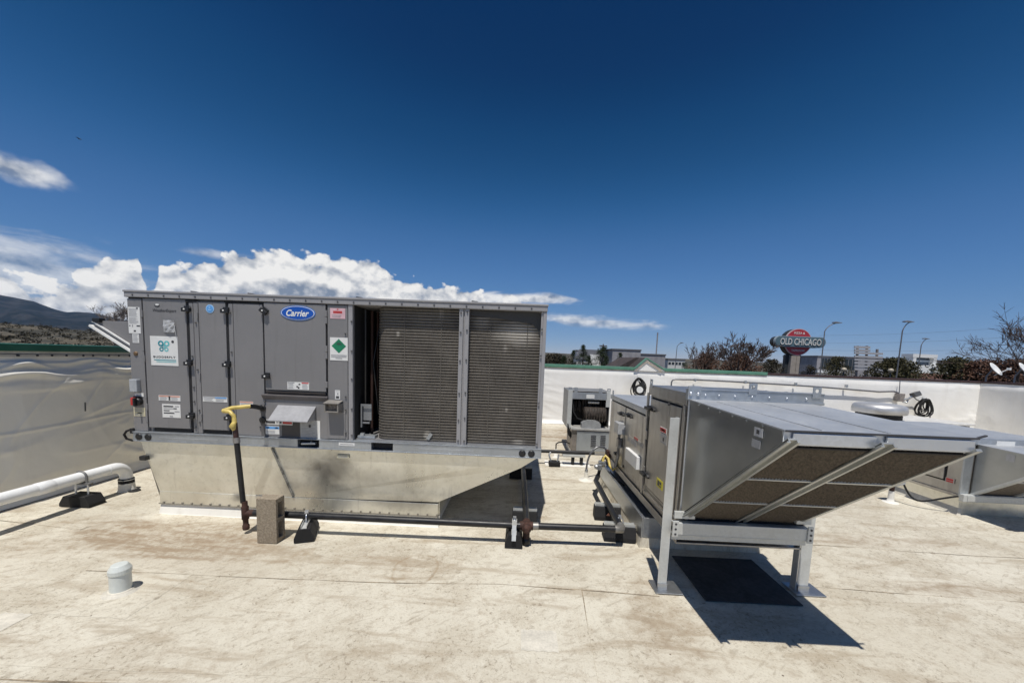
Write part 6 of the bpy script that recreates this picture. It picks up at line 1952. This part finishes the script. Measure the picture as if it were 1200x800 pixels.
# brush and bushes below and around them
def bush(label, px, py, Y, w, seed, mat, dens=0.7):
    q = at(px, py, Y)
    return evergreen('bush', label, q.x, Y, q.z, w, seed, mat, False, None, GZ, dens)
bush('reddish dry brush under the bare trees, left part', 828, 414, 40, 5.0, 1, m_brush, 1.0)
bush('reddish dry brush under the crown of the big bare tree', 868, 414, 39, 5.5, 2, m_brush, 1.0)
bush('grey-brown brush left of the pylon sign post', 905, 420, 43, 4.2, 3, m_scrub, 0.9)
bush('dark bush just right of the pylon sign post', 950, 428, 47, 3.6, 4, m_scrub, 0.7)
bush('round dark evergreen bush in front of the sign frame', 982, 418, 60, 5.4, 5, m_juni, 1.0)
bush('wide dark evergreen bush at the foot of the tall lamp', 1050, 420, 55, 8.0, 6, m_juni, 1.3)
bush('big dark olive bush right of the white building front', 1122, 419, 40, 6.2, 7, m_juni, 1.2)
bush('rusty brown brush behind the white dishes', 1160, 421, 38, 6.5, 8, m_brush, 1.2)
bush('brown brush at the right edge behind the bare tree', 1196, 420, 36, 6.0, 9, m_brush, 1.2)
bush('brown brush seen right beside the large unit', 650, 416, 110, 13, 10, m_scrub, 0.9)
for i, (px, py, Y, w, lab) in enumerate(((684, 404, 120, 8.5, 'tallest dark pine right of the large unit'), (672, 410, 118, 6.0, 'dark pine at the left flank of the tallest pine'), (707, 406, 150, 8.5, 'round-topped dark pine under the utility pole'),
        (690, 416, 100, 6.0, 'small conical spruce before the white house end'), (711, 417, 100, 6.0, 'small conical spruce left of the brown gable roof'), (727, 413, 98, 6.0, 'dark spruce in front of the long grey building'), (661, 416, 105, 6.0, 'low grey-green pine above the white wall beside the large unit'))):
    q = at(px, py, Y)
    evergreen('pine_tree', lab, q.x, Y, q.z, w, 60+i, m_conif, i not in (2,), None, GZ, 0.8)
p = at(803, 424, 70); evergreen('pine_tree', 'small dark shrub right of the gable', p.x, 70, p.z, 2.6, 90, m_conif, False, None, GZ, 0.5)

# buildings in the distance
def building(name, label, px0, px1, py0, Y, depth, mat, py1=None):
    a, b = at(px0, py0, Y), at(px1, py1 if py1 else py0, Y)
    t = thing(name, label, 'building', ((a.x+b.x)/2, Y, GZ))
    z = (a.z+b.z)/2
    m = MB(); m.box(a.x, b.x, Y, Y+depth, GZ, z); obj('wall', m, mat, t)
    m = MB(); m.box(a.x-0.2, b.x+0.2, Y-0.2, Y+depth+0.2, z, z+0.5); obj('roof', m, plain('roof edge dark', (0.12, 0.115, 0.12), 0.7), t)
    return t, a.x, b.x, z
m_bgrey = plain('grey wall', (0.30, 0.29, 0.30), 0.8, 0, 0.2, 0.5)
m_bglass = plain('dark glazing', (0.025, 0.035, 0.045), 0.15, 0, 0.1)
def windows(t, x0, x1, Y, z0, z1, n, mat=None, gap=0.25):
    w = (x1-x0)/n
    for i in range(n):
        m = MB(); m.box(x0+w*i+w*gap/2, x0+w*(i+1)-w*gap/2, Y-0.08, Y, z0, z1)
        obj('window', m, mat or m_bglass, t)
t, a, b, z = building('grey_building', 'long grey flat-roofed building behind the spruces and the gable', 718, 751, 410, 140, 18, m_bgrey, 411)
t, a, b, z = building('grey_building', 'lower grey building right of the gable peak', 750, 780, 416, 150, 18, m_bgrey)
m_ = MB(); m_.tube([((a+b)/2+2, 152, z), ((a+b)/2+2, 152, z+9)], 0.25, 5); obj('roof_mast', m_, m_bgrey, t)
t, a, b, z = building('house', 'small house with white gable wall between the spruces', 676, 720, 412, 160, 12, plain('house wall', (0.62, 0.62, 0.62), 0.7))
m_ = MB(); m_.prism([(a-1, 159.6, z-3.2), (a+1, 159.6, z+0.8), (b-1, 159.6, z+0.8), (b+1, 159.6, z-3.2)], (0, 0.3, 0)); obj('roof_slope', m_, plain('slate', (0.20, 0.205, 0.225), 0.7), t)
m_ = MB(); m_.box(a+5.5, a+9.5, 159.3, 159.55, GZ, z-1.2); obj('gable_wall', m_, m_white, t)
t, a, b, z = building('white_building', 'small white building low between the gable and the bare trees', 783, 803, 422, 170, 12, plain('white wall', (0.6, 0.6, 0.58), 0.7))
windows(t, a, b, 170, z-2.0, z-0.9, 5)
# the long office building on the right with its white portal
t, a, b, z = building('office_building', 'long low office building with dark glazing and white portal front', 958, 1168, 419.5, 170, 22, m_bgrey, 424)
for px0, px1, n in ((962, 985, 6), (990, 1004, 3), (1034, 1056, 6), (1057, 1071, 3), (1100, 1146, 9)):
    q0, q1 = at(px0, 425, 169.8), at(px1, 425, 169.8)
    windows(t, q0.x, q1.x, 170, z-5.2, z-0.6, n, None, 0.12)
def pbox(mb, px0, px1, py0, py1, Y, d):
    q0, q1 = at((px0+px1)/2, py0, Y), at((px0+px1)/2, py1, Y)
    a0, a1 = at(px0, (py0+py1)/2, Y), at(px1, (py0+py1)/2, Y)
    mb.box(a0.x, a1.x, Y, Y+d, q1.z, q0.z)
    return mb
m_ = MB(); pbox(m_, 1070, 1099, 415, 419, 166, 5); pbox(m_, 1070, 1073.5, 419, 428, 166, 5); pbox(m_, 1094, 1097.5, 419, 429, 166, 5); pbox(m_, 1066, 1112, 428, 440, 165, 6); obj('portal', m_, m_white, t)
m_ = MB(); pbox(m_, 1073.5, 1094, 419, 428, 168, 0.5); obj('portal_glazing', m_, plain('grey blue glazing', (0.10, 0.13, 0.17), 0.2), t)
m_ = MB(); pbox(m_, 1073.5, 1094, 422, 424, 167.5, 0.3); obj('balcony_band', m_, plain('pale band', (0.45, 0.5, 0.55), 0.4), t)
m_ = MB(); pbox(m_, 1091, 1095, 431, 436, 164.8, 0.1); pbox(m_, 1103, 1106, 432, 436, 164.8, 0.1); objs('door', m_, m_bglass, t)
m_ = MB(); pbox(m_, 958, 988, 434, 437, 165, 3); obj('canopy', m_, m_white, t)
lbk = thing('low_wall', 'low brick-red wall in front of the white office front', 'wall', (at(1095, 440, 120).x, 120, GZ))
m_ = MB(); pbox(m_, 1066, 1120, 437.5, 444, 120, 1); obj('wall_body', m_, plain('brick red', (0.26, 0.13, 0.10), 0.9, 0, 0.2, 1), lbk)

# back of a large roadside billboard frame
bb_ = thing('sign_frame', 'open horizontal-slat back of a big roadside sign on steel posts', 'sign', (at(1018, 430, 110).x, 110, GZ))
m_slat = plain('pale slat', (0.40, 0.40, 0.42), 0.6, 0.1)
for i in range(8):
    m_ = MB(); pbox(m_, 1001.5, 1020 if i < 2 else 1035, 405.5+3.7*i+(0.0 if i < 2 else 0.3), 408.2+3.7*i, 110, 0.25)
    if i == 2:
        m_ = MB(); pbox(m_, 1001.5, 1035, 409.5+3.2, 412+3.2, 110, 0.25)
    obj('slat', m_, m_slat, bb_)
for px in (1005, 1016, 1028):
    q0, q1 = at(px, 405 if px < 1020 else 409, 111), at(px-0.6, 445, 111)
    m_ = MB(); m_.tube([(q1.x, 111, GZ), (q0.x, 111, q0.z)], 0.32, 6); obj('post', m_, plain('sign post steel', (0.22, 0.2, 0.19), 0.6), bb_)
m_ = MB(); pbox(m_, 1001.5, 1035, 431, 434, 110.3, 0.2); obj('catwalk', m_, m_slat, bb_)

# pylon sign
SYD = 45.0
c = at(935.5, 400, SYD)
ps_ = thing('pylon_sign', 'restaurant pylon sign, grey lozenge lettered OLD CHICAGO across a red disc on a square post', 'pylon sign', (c.x, SYD, GZ))
tilt = -math.atan2(at(967, 398, SYD).z-at(905, 398, SYD).z, at(967, 398, SYD).x-at(905, 398, SYD).x)
q0, q1 = at(906.5, 400, SYD), at(966.5, 400, SYD)
W2 = (q1.x-q0.x)/2
CX_, CZ_ = (q0.x+q1.x)/2, (q0.z+q1.z)/2-0.05
HH = 0.62
m_sgrey = plain('sign blue grey', (0.10, 0.165, 0.20), 0.45)
m_sred = plain('sign red', (0.42, 0.035, 0.05), 0.4)
m_sdark = plain('sign return dark', (0.03, 0.035, 0.04), 0.5)
def lozenge(w, h, n=14):
    r = h
    return [(CX_+w-r+r*math.cos(a), CZ_+r*math.sin(a)) for a in [-math.pi/2+math.pi*i/n for i in range(n+1)]] + [(CX_-w+r+r*math.cos(a), CZ_+r*math.sin(a)) for a in [math.pi/2+math.pi*i/n for i in range(n+1)]]
m_ = MB(); m_.prism([(x-0.10, SYD+0.20, z-0.03) for x, z in lozenge(W2*0.98, HH*0.97)], (0, 0.45, 0)); obj('lozenge_back', m_, m_sdark, ps_)
m_ = MB()
m_.mat(1).prism([(x, SYD-0.2, z) for x, z in lozenge(W2, HH)], (0, 0.3, 0))
m_.mat(0).prism([(x, SYD-0.24, z) for x, z in lozenge(W2-0.07, HH-0.07)], (0, 0.06, 0))
lz = obj('lozenge', m_, [m_sgrey, plain('sign edge', (0.30, 0.36, 0.40), 0.4)], ps_)
m_ = MB()
m_.mat(1); text_mb(m_, 'OLD CHICAGO', CX_+0.06, CZ_-0.05, 0.78, W2*2*0.80, SYD-0.25, 0.01, 0, 0.03)
m_.mat(0); text_mb(m_, 'OLD CHICAGO', CX_, CZ_+0.0, 0.78, W2*2*0.80, SYD-0.28, 0.02, 0, 0.02)
obj('lettering', m_, [plain('sign pale letters', (0.62, 0.62, 0.60), 0.5), m_sdark], lz)
RD = 1.56
m_ = MB()
m_.mat(2).prism([(x-0.12, SYD+0.30, z-0.03) for x, z in ellipse(CX_, CZ_-0.02, RD, RD, 40)], (0, 0.6, 0))
m_.mat(1).prism([(x, SYD+0.12, z) for x, z in ellipse(CX_, CZ_-0.02, RD, RD, 40)], (0, 0.15, 0))
m_.mat(0).prism([(x, SYD+0.08, z) for x, z in ellipse(CX_, CZ_-0.02, RD-0.09, RD-0.09, 40)], (0, 0.15, 0))
dc = obj('disc', m_, [m_sred, plain('sign rim', (0.5, 0.4, 0.42), 0.5), m_sdark], ps_)
m_ = MB()
text_mb(m_, 'PIZZA &', CX_+0.0, CZ_+1.02, 0.26, 1.25, SYD+0.07, 0.02, 0, 0.02)
text_mb(m_, 'TAPROOM', CX_, CZ_-1.0, 0.24, 1.5, SYD+0.07, 0.02, 0, 0.02)
obj('lettering', m_, plain('sign white letters', (0.72, 0.66, 0.64), 0.5), dc)
m_ = MB(); m_.box(CX_-0.62, CX_-0.02, SYD+0.1, SYD+1.0, GZ, CZ_-1.62); m_.box(CX_+0.02, CX_+0.40, SYD+0.1, SYD+1.0, GZ, CZ_-1.62); m_.box(CX_-0.02, CX_+0.02, SYD+0.04, SYD+1.0, GZ, CZ_-1.62); obj('post', m_, plain('sign post stucco', (0.33, 0.29, 0.25), 0.85, 0, 0.12, 3), ps_)
m_ = MB(); m_.box(CX_-1.0, CX_-0.63, SYD+0.5, SYD+0.9, GZ, CZ_-1.5); m_.box(CX_+0.41, CX_+0.75, SYD+0.5, SYD+0.9, GZ, CZ_-1.5); objs('side_post', m_, m_sdark, ps_)

# street lamps
def lamp(label, head, bend, foot, Y, r=0.09):
    h, b_, f_ = at(*head, Y), at(*bend, Y), at(*foot, Y)
    t = thing('street_lamp', label, 'street lamp', (f_.x, Y, GZ), 'street lamps along the road')
    d = (f_.x-b_.x)
    low = Vector((f_.x, Y, GZ))
    m = MB()
    top = Vector((b_.x, Y, b_.z))
    pts = [low, low.lerp(top, 0.5), top]
    for i in range(1, 7):
        w = i/6
        pts.append(Vector((b_.x+(h.x-b_.x)*(w**1.4)*0.9, Y, b_.z+(h.z-b_.z)*math.sin(w*math.pi/2)*1.06)))
    r *= 0.72
    m.tube(pts, [r*1.25, r, r*0.8]+[r*0.7]*6, 6); obj('pole', m, plain('lamp pole steel', (0.15, 0.15, 0.16), 0.5, 0.3), t)
    m = MB(); m.prism([(h.x-0.80, Y-0.15, h.z+0.02), (h.x+0.05, Y-0.15, h.z+0.04), (h.x+0.05, Y-0.15, h.z+0.10), (h.x-0.6, Y-0.15, h.z+0.17), (h.x-0.80, Y-0.15, h.z+0.13)], (0, 0.3, 0)); obj('lamp_head', m, plain('lamp head', (0.22, 0.22, 0.23), 0.5), t)
lamp('tall street lamp directly right of the pylon sign', (985, 379), (966.5, 388), (961, 440), 42)
lamp('tallest street lamp, right of the slatted sign frame', (1069, 378), (1057.5, 388), (1051, 440), 38)
lamp('shorter street lamp in front of the white office portal', (1088, 397.5), (1079.5, 405), (1075.5, 440), 58, 0.10)
lamp('small far street lamp between the gable and the bare trees', (801, 402), (793.5, 406), (791, 425), 95, 0.13)
# utility pole, wires
up = thing('utility_pole', 'far utility pole with crossarm above the dark pines', 'utility pole', (at(707, 410, 200).x, 200, GZ))
q = at(707, 403, 200)
m_ = MB(); m_.tube([(q.x, 200, GZ), (q.x, 200, q.z)], 0.3, 5); obj('pole', m_, m_bark, up)
m_ = MB(); m_.box(q.x-2.0, q.x+2.0, 199.8, 200.1, q.z-1.2, q.z-0.7); obj('crossarm', m_, m_bark, up)
for i, (ya, yb, lab) in enumerate(((393, 378, 'upper thin power line crossing the sky at right'), (402, 390, 'middle thin power line crossing the sky at right'), (410, 405, 'lower thin power line crossing the sky at right'))):
    A_, B_ = at(960, ya, 90), at(1260, yb, 60)
    w_ = thing('power_line', lab, 'power line', A_)
    m_ = MB(); m_.tube([A_.lerp(B_, k_/12)-Vector((0, 0, 0.5*math.sin(math.pi*k_/12))) for k_ in range(13)], 0.014, 4, False); obj('wire', m_, plain('wire grey', (0.12, 0.13, 0.15), 0.5), w_)
# white dishes on short masts
for px, py, lab in ((1165, 433, 'left of the two white dish antennas beyond the right wall'), (1199, 433, 'right of the two white dish antennas beyond the right wall')):
    q = at(px, py, 17)
    t = thing('dish_antenna', lab, 'dish antenna', (q.x, 17, GZ))
    m_ = MB(); m_.lathe((q.x, 17, q.z), [(0.02, -0.02), (0.16, 0.0), (0.25, 0.025), (0.32, 0.06), (0.31, 0.07), (0.16, 0.02), (0.02, 0.0)], 20, (0.30, -0.70, 0.50)); obj('dish', m_, m_white, t)
    m_ = MB(); m_.tube([(q.x, 17.05, q.z), (q.x+0.02, 17.25, q.z-0.3), (q.x+0.02, 17.25, GZ)], 0.03, 6); obj('mast', m_, m_bgrey, t)
    m_ = MB(); m_.tube([(q.x+0.05, 17, q.z-0.25), (q.x+0.25, 16.7, q.z+0.05)], 0.02, 5); m_.box(q.x+0.21, q.x+0.29, 16.65, 16.75, q.z+0.0, q.z+0.1); obj('feed_arm', m_, m_white, t)
# pale round ornaments among the bushes and a neighbour's low roof
for px, py, lab in ((989, 433, 'pale round lamp globe in the bush left of the slatted sign'), (1044, 434, 'pale round lamp globe in the wide bush under the tall lamp')):
    q = at(px, py, 36)
    t = thing('lamp_globe', lab, 'lamp', (q.x, 36, GZ))
    m_ = MB(); m_.lathe((q.x, 36, q.z-0.2), [(0.08, 0), (0.19, 0.09), (0.22, 0.2), (0.19, 0.31), (0.08, 0.39)], 14); obj('globe', m_, plain('dull globe', (0.42, 0.37, 0.29), 0.5), t)
    m_ = MB(); m_.tube([(q.x, 36, GZ), (q.x, 36, q.z-0.2)], 0.06, 6); obj('post', m_, m_sdark, t)
# a bird far off
q = at(93, 163, 120)
bd = thing('bird', 'tiny dark bird high in the sky at upper left', 'bird', q)
m_ = MB(); m_.lathe(q, [(0.01, -0.35), (0.10, -0.2), (0.14, 0.0), (0.09, 0.22), (0.02, 0.4)], 8, (1, 0.3, 0)); obj('body', m_, m_ink, bd)
m_ = MB(); m_.add([q+Vector((-0.15, 0, 0.05)), q+Vector((0.18, 0, 0.05)), q+Vector((0.05, -0.5, 0.22)), q+Vector((-0.25, -0.85, 0.15))], [(0, 1, 2, 3)]); m_.add([q+Vector((-0.15, 0, 0.05)), q+Vector((0.18, 0, 0.05)), q+Vector((0.05, 0.5, 0.22)), q+Vector((-0.25, 0.85, 0.15))], [(3, 2, 1, 0)]); obj('wing', m_, m_ink, bd)

# ---------------------------------------------------------------- air between here and the mountains
m_ = MB(); m_.box(-14000, 14000, -300, 10500, GZ-1.0, 820)
def f_haze(k, b):
    out = [n for n in k.n if n.type == 'OUTPUT_MATERIAL'][0]
    k.n.remove(b)
    pv = k.new('ShaderNodeVolumePrincipled')
    pv.inputs['Color'].default_value = (0.36, 0.60, 1.0, 1)
    pv.inputs['Density'].default_value = 1.7e-5
    pv.inputs['Anisotropy'].default_value = 0.0
    k.l.new(pv.outputs[0], out.inputs['Volume'])
hz_ = obj('haze', m_, material('haze', f_haze))
hz_['label'] = 'thin blue haze of the air towards the mountains'
hz_['category'] = 'haze'
stuff(hz_)

# repeats beyond the roof share a group
for o in list(COL.objects):
    base = o.name.split('.')[0]
    if o.parent is None and 'group' not in o:
        g_ = {'pine_tree': 'dark pines beyond the back wall', 'bush': 'bushes beyond the back wall', 'dish_antenna': 'white dish antennas beyond the right wall',
              'lamp_globe': 'pale lamp globes among the bushes', 'power_line': 'power lines crossing the sky', 'cable_coil': 'cable coils hung on the back wall',
              'bare_tree': 'leafless trees around the roof', 'grey_building': 'grey flat-roofed buildings far behind', 'parapet_wall': 'parapet walls round the roof'}.get(base)
        if g_:
            o['group'] = g_
